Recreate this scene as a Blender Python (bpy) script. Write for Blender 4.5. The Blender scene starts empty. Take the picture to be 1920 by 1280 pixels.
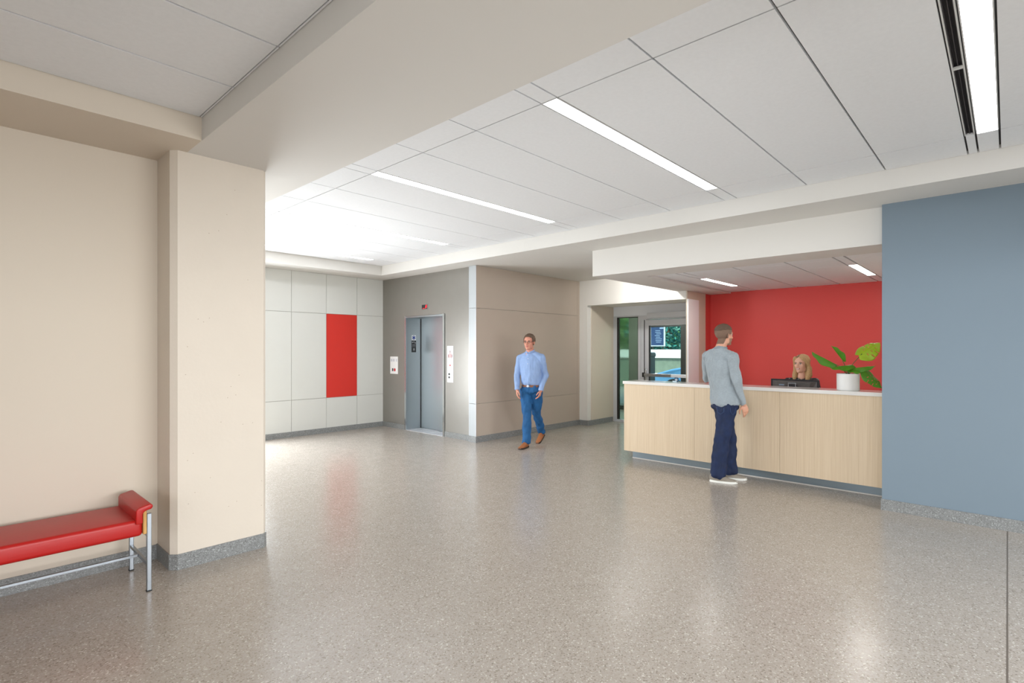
import bpy, bmesh, math, random
from mathutils import Vector, Matrix, noise
random.seed(7)
SC = bpy.context.scene
COL = SC.collection
PI = math.pi
def rad(a): return a*PI/180
def lin(c):
    return tuple(((x/255)/12.92 if x/255 <= .04045 else ((x/255+.055)/1.055)**2.4) for x in c)

# ------------------------------------------------------------------ camera
cam_d = bpy.data.cameras.new('camera'); cam = bpy.data.objects.new('camera', cam_d); COL.objects.link(cam)
cam_d.sensor_width = 36; cam_d.lens = 36*996/1920; cam_d.shift_y = 15/1920
cam_d.clip_start = .05; cam_d.clip_end = 300
cam.location = (0, 0, 1.5); cam.rotation_euler = (rad(90), 0, rad(43-90))
SC.camera = cam
# ------------------------------------------------------------------ colour management
SC.view_settings.view_transform = 'Standard'; SC.view_settings.look = 'None'
SC.view_settings.gamma = 1; SC.view_settings.use_curve_mapping = False
SC.view_settings.exposure = 0.77
# ------------------------------------------------------------------ world and daylight
W = bpy.data.worlds.new('sky'); SC.world = W; W.use_nodes = True
nt = W.node_tree; nt.nodes.clear()
sky = nt.nodes.new('ShaderNodeTexSky'); sky.sky_type = 'NISHITA'; sky.sun_disc = False
sky.sun_elevation = rad(48); sky.sun_rotation = rad(200); sky.air_density = 1.2; sky.dust_density = 2
bg = nt.nodes.new('ShaderNodeBackground'); bg.inputs[1].default_value = .32
wo = nt.nodes.new('ShaderNodeOutputWorld')
nt.links.new(sky.outputs[0], bg.inputs[0]); nt.links.new(bg.outputs[0], wo.inputs[0])
def lamp(name, kind, loc, rot, energy, color, **kw):
    d = bpy.data.lights.new(name, kind); d.energy = energy; d.color = color
    for k, v in kw.items(): setattr(d, k, v)
    o = bpy.data.objects.new(name, d); COL.objects.link(o); o.location = loc; o.rotation_euler = rot
    return o
lamp('sun', 'SUN', (14, -4, 9), (rad(38), 0, rad(-60)), 3.0, (1, .95, .86), angle=rad(1))
# daylight coming in through the glazing of the two rooms (behind the camera, and in the lift lobby)
lamp('daylight_back', 'AREA', (-3.85, -1.3, 1.45), (0, rad(-74), 0), 110, (.97, .985, 1), shape='RECTANGLE', size=2.3, size_y=5.0, spread=rad(110))
lamp('daylight_side', 'AREA', (1.8, -3.85, 1.5), (rad(76), 0, 0), 150, (.97, .985, 1), shape='RECTANGLE', size=7, size_y=1.9, spread=rad(110))
lamp('daylight_lobby', 'AREA', (1.95, 8.88, 1.05), (rad(-86), 0, 0), 195, (.91, .96, 1.0), shape='RECTANGLE', size=2.9, size_y=1.6)
lamp('daylight_vestibule', 'AREA', (10.65, 5.2, 2.7), (0, 0, 0), 90, (.95, .98, 1.0), shape='RECTANGLE', size=1.0, size_y=2.6)
STRIP = 6.8      # emission of the ceiling strips

# ------------------------------------------------------------------ materials
MATS = {}
def mat(name, col, rough=.5, metal=0, spec=.5, bump=0, bscale=200, var=0, vscale=3, coat=0, emit=0, trans=0, ior=1.5, sheen=0, sss=0, stretch=None):
    if name in MATS: return MATS[name]
    m = bpy.data.materials.new(name); m.use_nodes = True; MATS[name] = m
    n = m.node_tree; b = n.nodes['Principled BSDF']
    c = lin(col) if max(col) > 1 else col
    b.inputs['Base Color'].default_value = (*c, 1)
    b.inputs['Roughness'].default_value = rough; b.inputs['Metallic'].default_value = metal
    b.inputs['Specular IOR Level'].default_value = spec; b.inputs['IOR'].default_value = ior
    b.inputs['Coat Weight'].default_value = coat; b.inputs['Coat Roughness'].default_value = .08
    b.inputs['Transmission Weight'].default_value = trans; b.inputs['Sheen Weight'].default_value = sheen
    if sss:
        b.inputs['Subsurface Weight'].default_value = sss; b.inputs['Subsurface Radius'].default_value = (.02, .008, .004); b.inputs['Subsurface Scale'].default_value = .5
    if emit:
        b.inputs['Emission Color'].default_value = (*c, 1); b.inputs['Emission Strength'].default_value = emit
    if bump or var:
        tc = n.nodes.new('ShaderNodeTexCoord'); src = tc.outputs['Object']
        if stretch:
            mp = n.nodes.new('ShaderNodeMapping'); mp.inputs['Scale'].default_value = stretch
            n.links.new(src, mp.inputs[0]); src = mp.outputs[0]
    if bump:
        t = n.nodes.new('ShaderNodeTexNoise'); t.inputs['Scale'].default_value = bscale; t.inputs['Detail'].default_value = 3
        bp = n.nodes.new('ShaderNodeBump'); bp.inputs['Strength'].default_value = bump; bp.inputs['Distance'].default_value = .004
        n.links.new(src, t.inputs[0]); n.links.new(t.outputs[0], bp.inputs['Height']); n.links.new(bp.outputs[0], b.inputs['Normal'])
    if var:
        t = n.nodes.new('ShaderNodeTexNoise'); t.inputs['Scale'].default_value = vscale; t.inputs['Detail'].default_value = 4
        r = n.nodes.new('ShaderNodeValToRGB'); r.color_ramp.elements[0].position = .3; r.color_ramp.elements[1].position = .7
        r.color_ramp.elements[0].color = (*[x*(1-var) for x in c], 1); r.color_ramp.elements[1].color = (*[min(1, x*(1+var)) for x in c], 1)
        n.links.new(src, t.inputs[0]); n.links.new(t.outputs[0], r.inputs[0]); n.links.new(r.outputs[0], b.inputs['Base Color'])
    return m
def terrazzo(name, base, chips, rough, scale=105, spec=.5, amount=.5, coat=0):
    m = bpy.data.materials.new(name); m.use_nodes = True; n = m.node_tree; b = n.nodes['Principled BSDF']
    tc = n.nodes.new('ShaderNodeTexCoord')
    nz = n.nodes.new('ShaderNodeTexNoise'); nz.inputs['Scale'].default_value = 60; nz.inputs['Detail'].default_value = 2
    mx = n.nodes.new('ShaderNodeMix'); mx.data_type = 'RGBA'; mx.blend_type = 'LINEAR_LIGHT'; mx.inputs[0].default_value = .006
    n.links.new(tc.outputs['Object'], nz.inputs[0]); n.links.new(tc.outputs['Object'], mx.inputs[6]); n.links.new(nz.outputs['Color'], mx.inputs[7])
    v = n.nodes.new('ShaderNodeTexVoronoi'); v.inputs['Scale'].default_value = scale
    n.links.new(mx.outputs[2], v.inputs['Vector'])
    sep = n.nodes.new('ShaderNodeSeparateColor'); n.links.new(v.outputs['Color'], sep.inputs[0])
    r = n.nodes.new('ShaderNodeValToRGB'); r.color_ramp.interpolation = 'CONSTANT'
    e = r.color_ramp.elements; e[0].position = 0; e[0].color = (*lin(chips[0][1]), 1); e[1].position = chips[1][0]; e[1].color = (*lin(chips[1][1]), 1)
    for p, c in chips[2:]:
        x = e.new(p); x.color = (*lin(c), 1)
    n.links.new(sep.outputs[0], r.inputs[0])
    big = n.nodes.new('ShaderNodeTexNoise'); big.inputs['Scale'].default_value = 6; big.inputs['Detail'].default_value = 5
    n.links.new(tc.outputs['Object'], big.inputs[0])
    mr = n.nodes.new('ShaderNodeMapRange'); mr.inputs[3].default_value = .93; mr.inputs[4].default_value = 1.06
    n.links.new(big.outputs[0], mr.inputs[0])
    m2 = n.nodes.new('ShaderNodeMix'); m2.data_type = 'RGBA'; m2.inputs[0].default_value = amount
    m2.inputs[6].default_value = (*lin(base), 1); n.links.new(r.outputs[0], m2.inputs[7])
    m3 = n.nodes.new('ShaderNodeMix'); m3.data_type = 'RGBA'; m3.blend_type = 'MULTIPLY'; m3.inputs[0].default_value = 1
    n.links.new(m2.outputs[2], m3.inputs[6]); n.links.new(mr.outputs[0], m3.inputs[7])
    n.links.new(m3.outputs[2], b.inputs['Base Color'])
    b.inputs['Roughness'].default_value = rough; b.inputs['Specular IOR Level'].default_value = spec
    b.inputs['Coat Weight'].default_value = coat; b.inputs['Coat Roughness'].default_value = .10
    rr = n.nodes.new('ShaderNodeMapRange'); rr.inputs[3].default_value = rough*.8; rr.inputs[4].default_value = rough*1.25
    n.links.new(big.outputs[0], rr.inputs[0]); n.links.new(rr.outputs[0], b.inputs['Roughness'])
    return m
def woodgrain(name, a, c, axis_scale, rough=.45):
    m = bpy.data.materials.new(name); m.use_nodes = True; n = m.node_tree; b = n.nodes['Principled BSDF']
    tc = n.nodes.new('ShaderNodeTexCoord'); mp = n.nodes.new('ShaderNodeMapping'); mp.inputs['Scale'].default_value = axis_scale
    t = n.nodes.new('ShaderNodeTexNoise'); t.inputs['Scale'].default_value = 1; t.inputs['Detail'].default_value = 5; t.inputs['Roughness'].default_value = .65
    r = n.nodes.new('ShaderNodeValToRGB'); r.color_ramp.elements[0].position = .36; r.color_ramp.elements[1].position = .64
    r.color_ramp.elements[0].color = (*lin(a), 1); r.color_ramp.elements[1].color = (*lin(c), 1)
    n.links.new(tc.outputs['Object'], mp.inputs[0]); n.links.new(mp.outputs[0], t.inputs[0]); n.links.new(t.outputs[0], r.inputs[0]); n.links.new(r.outputs[0], b.inputs['Base Color'])
    b.inputs['Roughness'].default_value = rough; b.inputs['Specular IOR Level'].default_value = .35
    return m
M_floor = terrazzo('terrazzo_floor', (168, 160, 151), [(0, (118, 106, 94)), (.09, (160, 150, 138)), (.34, (168, 159, 148)), (.72, (178, 170, 161)), (.95, (218, 212, 204))], .23, scale=150, amount=.62, spec=.62)
M_base = terrazzo('terrazzo_base', (132, 134, 134), [(0, (92, 92, 92)), (.2, (124, 126, 125)), (.6, (142, 145, 144)), (.93, (190, 194, 194))], .35, scale=190, amount=.6)
M_paint = mat('warm_paint', (212, 201, 185), .62, bump=.08, bscale=260, spec=.3)
M_concrete = mat('column_paint', (216, 206, 192), .6, bump=.25, bscale=40, var=.012, vscale=4, spec=.3)
M_soffit = mat('soffit_paint', (222, 220, 215), .7, bump=.05, bscale=260, spec=.2)
M_white = mat('white_paint', (230, 228, 222), .6, spec=.3, bump=.05, bscale=250)
M_tile = mat('acoustic_tile', (236, 238, 240), .9, spec=.1, bump=.25, bscale=420, var=.015, vscale=40)
M_gap = mat('tile_reveal', (80, 78, 76), .8)
M_grid = mat('ceiling_grid', (215, 215, 212), .5)
M_greywall = mat('grey_paint', (120, 136, 148), .55, bump=.06, bscale=260, spec=.35)
M_hall = mat('hall_bounce_damper', (120, 118, 114), .6)  # dark tone given to unseen walls to cut bounce light on the left
M_redwall = mat('red_paint', (214, 76, 72), .5, bump=.05, bscale=260, spec=.35)
M_redpanel = mat('red_laminate', (206, 44, 32), .45)
M_cream = mat('cream_panel', (209, 210, 205), .35, var=.008, vscale=5, spec=.4)
M_joint = mat('panel_joint', (150, 146, 138), .6)
M_taupe = mat('taupe_panel', (182, 169, 155), .35, var=.01, vscale=5, spec=.4)
M_metalpanel = mat('metallic_grey_panel', (142, 139, 133), .34, metal=.35, var=.02, vscale=6, spec=.5)
M_steel = mat('brushed_steel', (178, 186, 190), .36, metal=1, bump=.03, bscale=90, stretch=(8, 8, .15))
M_steel2 = mat('polished_steel', (215, 219, 222), .16, metal=1)
M_alu = mat('clear_aluminium', (205, 208, 213), .34, metal=.35)
M_bronze = mat('dark_bronze', (52, 50, 47), .4, metal=.4)
M_black = mat('black_rubber', (22, 23, 24), .5)
M_led = mat('led_diffuser', (247, 250, 255), .5, emit=STRIP)
M_glass = mat('clear_glass', (235, 245, 240), .02, trans=1, ior=1.05, spec=.5)
M_tint = mat('green_glass', (150, 172, 156), .12, trans=.9, ior=1.1)
M_frost = mat('translucent_white', (244, 246, 248), .35)
M_plasticw = mat('white_plastic', (236, 238, 238), .4)
M_navy = mat('sign_blue', (30, 60, 150), .5)
M_signred = mat('sign_red', (200, 40, 50), .5)
M_signblack = mat('sign_black', (38, 40, 42), .4)
M_signgrey = mat('sign_grey', (150, 152, 156), .4)
M_ledred = mat('red_display', (225, 30, 45), .5, emit=.5)
M_wood = woodgrain('pale_oak', (206, 184, 154), (220, 201, 174), (6, 120, 1.2))
M_quartz = mat('white_quartz', (228, 226, 222), .14, spec=.6)
M_kick = mat('steel_kick', (140, 154, 163), .34, metal=.6)
M_vinyl = mat('red_vinyl', (176, 20, 16), .38, bump=.12, bscale=500, spec=.45)
M_tubing = mat('silver_tubing', (152, 158, 164), .3, metal=.8)
M_maple = woodgrain('maple_edge', (190, 142, 78), (214, 170, 106), (40, 40, 6))

# ------------------------------------------------------------------ helpers
def bm_box(bm, x0, x1, y0, y1, z0, z1):
    x0, x1 = sorted((x0, x1)); y0, y1 = sorted((y0, y1)); z0, z1 = sorted((z0, z1))
    v = [bm.verts.new(p) for p in ((x0,y0,z0),(x1,y0,z0),(x1,y1,z0),(x0,y1,z0),(x0,y0,z1),(x1,y0,z1),(x1,y1,z1),(x0,y1,z1))]
    for f in ((3,2,1,0),(4,5,6,7),(0,1,5,4),(1,2,6,5),(2,3,7,6),(3,0,4,7)): bm.faces.new([v[i] for i in f])
def bm_prism(bm, poly, z0, z1):
    a = [bm.verts.new((x, y, z0)) for x, y in poly]; b = [bm.verts.new((x, y, z1)) for x, y in poly]; n = len(poly)
    bm.faces.new(a[::-1]); bm.faces.new(b)
    for i in range(n): bm.faces.new((a[i], a[(i+1) % n], b[(i+1) % n], b[i]))
def link(name, bm, m, parent=None, bevel=0, smooth=False, loc=None, segs=2):
    me = bpy.data.meshes.new(name); bmesh.ops.recalc_face_normals(bm, faces=bm.faces); bm.to_mesh(me); bm.free()
    o = bpy.data.objects.new(name, me); COL.objects.link(o)
    for x in (m if isinstance(m, (list, tuple)) else [m]): me.materials.append(x)
    if parent: o.parent = parent
    if loc is not None: o.location = loc
    if smooth:
        for p in me.polygons: p.use_smooth = True
    if bevel:
        b = o.modifiers.new('bevel', 'BEVEL'); b.width = bevel; b.segments = segs; b.limit_method = 'ANGLE'
    return o
def boxes(name, lst, m, parent=None, bevel=0, **kw):
    bm = bmesh.new()
    for i, b in enumerate(lst):      # no two boxes of a mesh share a plane exactly
        e = i*.00012; b = [min(b[0], b[1])+e, max(b[0], b[1])-e, min(b[2], b[3])+e, max(b[2], b[3])-e, min(b[4], b[5])+e, max(b[4], b[5])-e]
        bm_box(bm, *b)
    return link(name, bm, m, parent, bevel, **kw)
def struct(o): o['kind'] = 'structure'; return o
def S(name, lst, m, bevel=0): return struct(boxes(name, lst, m, None, bevel))
def thing(name, label, cat, loc=(0,0,0), rotz=0, group=None):
    o = bpy.data.objects.new(name, None); COL.objects.link(o); o.empty_display_size = .1
    o.location = loc; o.rotation_euler = (0, 0, rotz); o['label'] = label; o['category'] = cat
    if group: o['group'] = group
    return o
def tag(o, label, cat, group=None):
    o['label'] = label; o['category'] = cat
    if group: o['group'] = group
    return o
def bm_cyl(bm, p0, p1, r0, r1=None, seg=20, cap=True):
    p0 = Vector(p0); p1 = Vector(p1); r1 = r0 if r1 is None else r1
    t = (p1-p0).normalized(); a = t.orthogonal().normalized(); b = t.cross(a)
    A = [bm.verts.new(p0+(a*math.cos(2*PI*i/seg)+b*math.sin(2*PI*i/seg))*r0) for i in range(seg)]
    B = [bm.verts.new(p1+(a*math.cos(2*PI*i/seg)+b*math.sin(2*PI*i/seg))*r1) for i in range(seg)]
    for i in range(seg): bm.faces.new((A[i], A[(i+1) % seg], B[(i+1) % seg], B[i]))
    if cap: bm.faces.new(A[::-1]); bm.faces.new(B)
def bm_tube(bm, pts, r, seg=10):
    pts = [Vector(p) for p in pts]; rs = r if isinstance(r, (list, tuple)) else [r]*len(pts); prev = None
    a = (pts[1]-pts[0]).orthogonal().normalized()
    for i, p in enumerate(pts):
        t = (pts[min(i+1, len(pts)-1)]-pts[max(i-1, 0)]).normalized(); a = (a-t*a.dot(t)).normalized(); b = t.cross(a)
        R = [bm.verts.new(p+(a*math.cos(2*PI*k/seg)+b*math.sin(2*PI*k/seg))*rs[i]) for k in range(seg)]
        if prev:
            for k in range(seg): bm.faces.new((prev[k], prev[(k+1) % seg], R[(k+1) % seg], R[k]))
        else: bm.faces.new(R[::-1])
        prev = R
    bm.faces.new(prev)
def bm_lathe(bm, prof, seg=40, c=(0,0,0)):
    prev = None
    for r, z in prof:
        R = [bm.verts.new((c[0]+r*math.cos(2*PI*k/seg), c[1]+r*math.sin(2*PI*k/seg), c[2]+z)) for k in range(seg)]
        if prev:
            for k in range(seg): bm.faces.new((prev[k], prev[(k+1) % seg], R[(k+1) % seg], R[k]))
        else: bm.faces.new(R[::-1])
        prev = R
    bm.faces.new(prev)
def bm_ell(bm, c, rx, ry, rz, rot=None, u=20, v=14):
    m = Matrix.Translation(Vector(c)) @ (rot.to_4x4() if rot else Matrix.Identity(4)) @ Matrix.Diagonal((rx, ry, rz, 1))
    bmesh.ops.create_uvsphere(bm, u_segments=u, v_segments=v, radius=1, matrix=m)
def extr(bm, x, outline, d):
    """outline in (y,z) at plane X=x, extruded to x+d"""
    a = [bm.verts.new((x, y, z)) for y, z in outline]; b = [bm.verts.new((x+d, y, z)) for y, z in outline]; n = len(a)
    bm.faces.new(a); bm.faces.new(b[::-1])
    for i in range(n): bm.faces.new((a[i], b[i], b[(i+1) % n], a[(i+1) % n]))

# ------------------------------------------------------------------ the room shell
ZS = 2.857; ZT = 3.03; ZR = 3.35
S('floor', [(-4.2, 13.0, -4.2, 9.2, -.1, 0)], M_floor)
S('floor_joint', [(-1.5, 6.0, -.0035, .0035, -.02, .0006)], mat('joint_strip', (104, 94, 84), .4))
S('wall_left', [(-4, 1.3, 4.47, 4.62, 0, ZR)], M_paint)
bm = bmesh.new(); bm_prism(bm, [(1.055, 4.8), (1.055, 4.168), (1.092, 4.13), (1.663, 4.13), (1.685, 4.152), (1.685, 4.8)], 0, ZS+.1)
struct(link('wall_column', bm, M_concrete))
# shallow pits in the cast column face
bm = bmesh.new()
for i in range(26):
    x = random.uniform(1.12, 1.66); z = random.uniform(.2, 2.8)
    bm_ell(bm, (x, 4.1302, z), .0035, .0012, .003, u=8, v=6)
struct(link('wall_column_pits', bm, mat('pit', (186, 170, 152), .8)))
S('wall_beyond', [(-2, 6.1, 8.985, 9.15, 0, ZR)], M_joint)
S('wall_taupe', [(5.95, 8.80, 6.262, 6.40, 0, ZR)], M_joint)
S('wall_grey', [(6.01, 6.16, -4.1, .86, 0, ZR)], M_greywall)
S('wall_behind', [(-4.15, -4, -4.1, 4.6, 0, ZR)], M_hall)
S('wall_right', [(-4, 6.1, -4.15, -4, 0, ZR)], M_hall)
S('wall_lobby', [(-2.15, -2, 4.6, 9.1, 0, ZR)], M_paint)
S('wall_red', [(9.65, 9.8, .68, 4.01, 0, ZR)], M_redwall)
S('wall_red_return', [(9.433, 9.65, 3.996, 4.12, 0, 2.504)], M_redwall)
bm = bmesh.new(); bm_prism(bm, [(8.68, 4.0), (9.432, 4.0), (9.432, 4.12), (8.92, 4.12), (8.68, 4.022)], 0, 2.504); struct(link('wall_desk_side', bm, M_paint))
S('wall_desk_right', [(6.16, 9.8, .66, .8, 0, ZR)], M_paint)
S('wall_entrance', [(8.68, 8.82, 4.023, 6.262, 2.365, ZR), (8.68, 8.82, 6.06, 6.262, 0, 2.365)], M_white)
S('wall_entrance_side', [(8.80, 9.6, 6.04, 6.2, 0, 2.5)], M_paint)
S('trim_1', [(8.672, 9.095, 3.975, 3.9985, 0, 2.365)], M_frost)
# soffits, header and unseen light baffles
S('ceiling_beam', [(1.15, 2.04, -4, 9.0, ZS, ZR)], M_soffit)
S('ceiling_soffit_left', [(-4, 1.15, 3.83, 9.0, ZS, ZR)], M_paint)
S('ceiling_soffit_lobby', [(2.04, 5.49, 8.40, 9.0, ZS, ZR)], M_soffit)
S('ceiling_soffit_right', [(5.49, 9.7, 4.18, 4.35, ZS, ZR), (5.49, 9.7, 4.89, 9.0, ZS, ZR), (5.49, 7.50, 4.35, 4.89, ZS, ZR), (8.02, 9.7, 4.35, 4.89, ZS, ZR), (5.49, 6.13, -4, 4.18, ZS, ZR)], M_soffit)
S('ceiling_header', [(6.11, 6.62, .8, 4.18, 2.505, ZR)], M_soffit)
S('ceiling_soffit_desk', [(6.62, 8.68, 3.63, 4.18, 2.505, ZR), (8.68, 9.66, 3.63, 4.13, 2.505, ZR)], M_soffit)
S('unseen_baffle_right', [(-4, 6.01, -1.35, -1.15, 2.22, ZR)], M_soffit)  # added out of view to shade the upper left wall and ceiling
S('unseen_baffle_back', [(-1.45, -1.25, -1.15, 4.47, 2.30, ZR)], M_soffit)  # second added blocker, keeps window light off the upper surfaces
S('ceiling_roof', [(-4.3, 13.1, -4.3, 9.4, ZR+.001, ZR+.15)], M_gap)
S('ceiling_entrance', [(8.82, 9.6, 4.125, 6.2, 2.385, 2.45), (9.6, 11.75, 3.9, 7.7, 2.75, 2.9)], M_white)

def grid_ceiling(name, xs, ys, z, skip, gx=.009, gy=.012):
    """tiles laid in the cells; thin open reveals between them show the dark grid above"""
    bm = bmesh.new()
    for i in range(len(xs)-1):
        for j in range(len(ys)-1):
            x0, x1, y0, y1 = xs[i], xs[i+1], ys[j], ys[j+1]
            if skip(x0, x1, y0, y1): continue
            bm_box(bm, x0+gx/2, x1-gx/2, y0+gy/2, y1-gy/2, z, z+.02)
    return struct(link(name, bm, M_tile))
LY = [-3.87, -1.915, .04, 2.0, 3.95, 5.92, 7.87]      # near edge of each light strip
LW = .125
ys = [-4.0]
for a in LY: ys += [a, a+LW, a+.72, a+1.325]
ys = [y for y in ys if y < 8.3]; ys += [8.40]; ys = sorted(ys)
ys.insert(ys.index(.04+LW)+1, .225)
X1, X2 = 2.548, 5.012
def skip_main(x0, x1, y0, y1):
    c = (y0+y1)/2
    mid = X1-.01 < x0 and x1 < X2+.01
    return mid and any(a < c < a+LW for a in LY) or (mid and .165 < c < .226)
grid_ceiling('ceiling_main', [2.04, X1, X2, 5.49], ys, ZT, skip_main)
S('ceiling_main_grid', [(2.04, 5.49, -4, 8.4, ZT+.03, ZT+.05)], M_gap)
lys = [-4, -3.35, -2.745, -2.14, -1.54, -.94, -.34, .04, .165, .85, 1.45, 2.05, 2.654, 3.254, 3.83]
grid_ceiling('ceiling_left', [-4, -1.33, 1.136, 1.15], lys, 3.005, lambda x0, x1, y0, y1: False, gx=.006, gy=.013)
S('ceiling_left_grid', [(-4, 1.15, -4, 3.83, 3.035, 3.055)], M_gap)
dys = [.8, 1.32, 1.43, 1.93, 2.53, 3.18, 3.29, 3.63]
dxs = [6.62, 7.0, 7.56, 8.78, 9.36, 9.65]
lightd = lambda x0, x1, y0, y1: (7.5 < x0 and x1 < 8.8) and ((1.31 < y0 < 1.33) or (3.17 < y0 < 3.19))
grid_ceiling('ceiling_desk', dxs, dys, 2.53, lightd, gx=.006, gy=.02)
S('ceiling_desk_grid', [(6.62, 9.65, .8, 3.63, 2.56, 2.58)], M_gap)

# ceiling light strips
M_led2 = mat('bright_led_diffuser', (255, 252, 246), .5, emit=16); M_entrance_fill = mat('added_fill_diffuser', (255, 254, 250), .5, emit=4)
def light_strip(x0, x1, y0, y1, z, label, group, led=None):
    t = thing('ceiling_light', label, 'ceiling light', ((x0+x1)/2, (y0+y1)/2, z), 0, group)
    hx, hy = (x1-x0)/2, (y1-y0)/2
    boxes('diffuser', [(-hx+.006, hx-.006, -hy+.009, hy-.009, .001, .012)], led or M_led, t)
    boxes('light_frame', [(-hx+.002, hx-.002, -hy+.003, -hy+.009, -.002, .028), (-hx+.002, hx-.002, hy-.009, hy-.003, -.002, .028),
                          (-hx+.001, -hx+.006, -hy+.003, hy-.003, -.002, .028), (hx-.006, hx-.001, -hy+.003, hy-.003, -.002, .028)], M_grid, t)
    return t
names = {-3.87: 'recessed ceiling light at the far end behind the viewer', -1.915: 'long recessed ceiling light in front of the grey wall, out of frame',
  .04: 'broad white ceiling light beside a dark slot diffuser, cut off by the top edge',
  2.0: 'long white ceiling strip light leading towards the reception header, second from the right',
  3.95: 'long white ceiling strip light in the middle of the main ceiling, third from the right',
  5.92: 'white ceiling strip light just before the last one at the lobby end',
  7.87: 'white ceiling strip light furthest away, along the cream panelled lobby wall'}
for a in LY: light_strip(X1, X2, a, a+LW, ZT, names[a], 'strip lights of the main ceiling')
light_strip(7.56, 8.78, 3.18, 3.29, 2.53, 'short ceiling light over the reception desk at left, nearest the pink side wall', 'short lights over the reception desk', M_led2)
light_strip(7.56, 8.78, 1.32, 1.43, 2.53, 'short ceiling light over the reception desk at right, beside the grey wall', 'short lights over the reception desk', M_led2)
light_strip(7.50, 8.02, 4.36, 4.88, ZS, 'unseen fill light added in the soffit before the entrance doors, hidden behind the white header', 'added fill lights by the entrance', M_entrance_fill)  # hidden light added to brighten the entrance wall and recess
# unseen spots added in the same soffit to brighten the wall over the entrance
for yy in (4.5, 4.8):
    lamp('entrance_fill_spot', 'SPOT', (7.76, yy, ZS-.02), Vector((.92, .45 if yy > 4.6 else -.05, -.32)).to_track_quat('-Z', 'Y').to_euler(), 30, (1, .99, .97), spot_size=rad(105), spot_blend=.9, shadow_soft_size=.06)
# slot diffusers
def slot_vent(x0, x1, y0, y1, z, label, bars, m=M_grid, dark=None):
    dark = dark or mat('vent_dark', (74, 68, 68), .6)
    t = thing('slot_diffuser', label, 'air vent', ((x0+x1)/2, (y0+y1)/2, z))
    cx, cy = (x0+x1)/2, (y0+y1)/2; L = x0-cx, x1-cx; Wd = y0-cy, y1-cy
    boxes('vent_frame', [(L[0], L[1], Wd[0], Wd[0]+.007, -.003, .028), (L[0], L[1], Wd[1]-.007, Wd[1], -.003, .028)] + [(b-cx-.012, b-cx+.012, Wd[0], Wd[1], -.002, .01) for b in bars], m, t)
    n = max(2, int((y1-y0)/.014)); st = (Wd[1]-Wd[0])/n
    boxes('blade', [(L[0], L[1], Wd[0]+st*(i+.4), Wd[0]+st*(i+.6), .008, .026) for i in range(n)], dark, t)
    boxes('back_plate', [(L[0], L[1], Wd[0]+.007, Wd[1]-.007, .0255, .029)], mat('vent_back', (52, 48, 48), .8), t)
slot_vent(X1, X2-.012, .168, .224, ZT, 'dark linear slot air diffuser alongside the broad ceiling light at right', [3.775, 2.56])
slot_vent(7.56, 8.78, 2.522, 2.538, 2.528, 'short dark slot air diffuser between the two reception ceiling lights', [])

# wall cladding panels
def clad(name, axis, plane, thick, us, vs, m, skip=lambda a, b: False, g=.006, bev=.0012):
    bm = bmesh.new()
    for i in range(len(us)-1):
        for j in range(len(vs)-1):
            if skip((us[i]+us[i+1])/2, (vs[j]+vs[j+1])/2): continue
            a = (us[i]+g/2, us[i+1]-g/2)
            if axis == 'Y': bm_box(bm, *a, plane, plane+thick, vs[j]+g/2, vs[j+1]-g/2)
            else: bm_box(bm, plane, plane+thick, *a, vs[j]+g/2, vs[j+1]-g/2)
    return struct(link(name, bm, m, None, bev))
us = [3.56, 4.08, 4.72, 5.335, 5.915]
clad('wall_beyond_panels', 'Y', 8.975, .012, us, [0, .63, 2.146, ZS], M_cream, lambda u, v: 4.72 < u < 5.335 and .63 < v < 2.146)
o = boxes('wall_panel', [(4.723, 5.332, 8.972, 8.984, .633, 2.143)], M_redpanel, bevel=.001)
tag(o, 'tall red rectangular panel set among the cream wall panels of the lobby', 'wall panel')
clad('wall_taupe_panels', 'Y', 6.25, .012, [5.856, 8.60, 8.682], [0, .625, 2.17, ZS], M_taupe, g=.005)
M_pil = mat('pale_grey_panel', (178, 184, 187), .35)
clad('wall_pilaster_panels', 'X', 5.85, .05, [6.25, 6.41], [0, .622, 2.17, ZS], M_pil, g=.005)
S('trim_2', [(5.846, 5.856, 6.246, 6.253, 0, ZS), (5.846, 5.852, 6.407, 6.413, 0, ZS)], M_alu)
# elevator wall with the lift opening
EX = 5.905; JL, JR, JT = 8.225, 7.095, 2.115
S('wall_elevator', [(EX, EX+.13, JL, 8.985, 0, ZR), (EX, EX+.13, 6.40, JR, 0, ZR), (EX, EX+.13, JR, JL, JT, ZR)], M_metalpanel)
S('wall_elevator_shaft', [(6.30, 6.4, 6.9, 8.4, 0, 2.4), (6.03, 6.4, 8.36, 8.5, 0, 2.4), (6.03, 6.4, 6.8, 6.94, 0, 2.4), (6.03, 6.4, 6.9, 8.4, 2.3, 2.4)], M_signblack)
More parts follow.
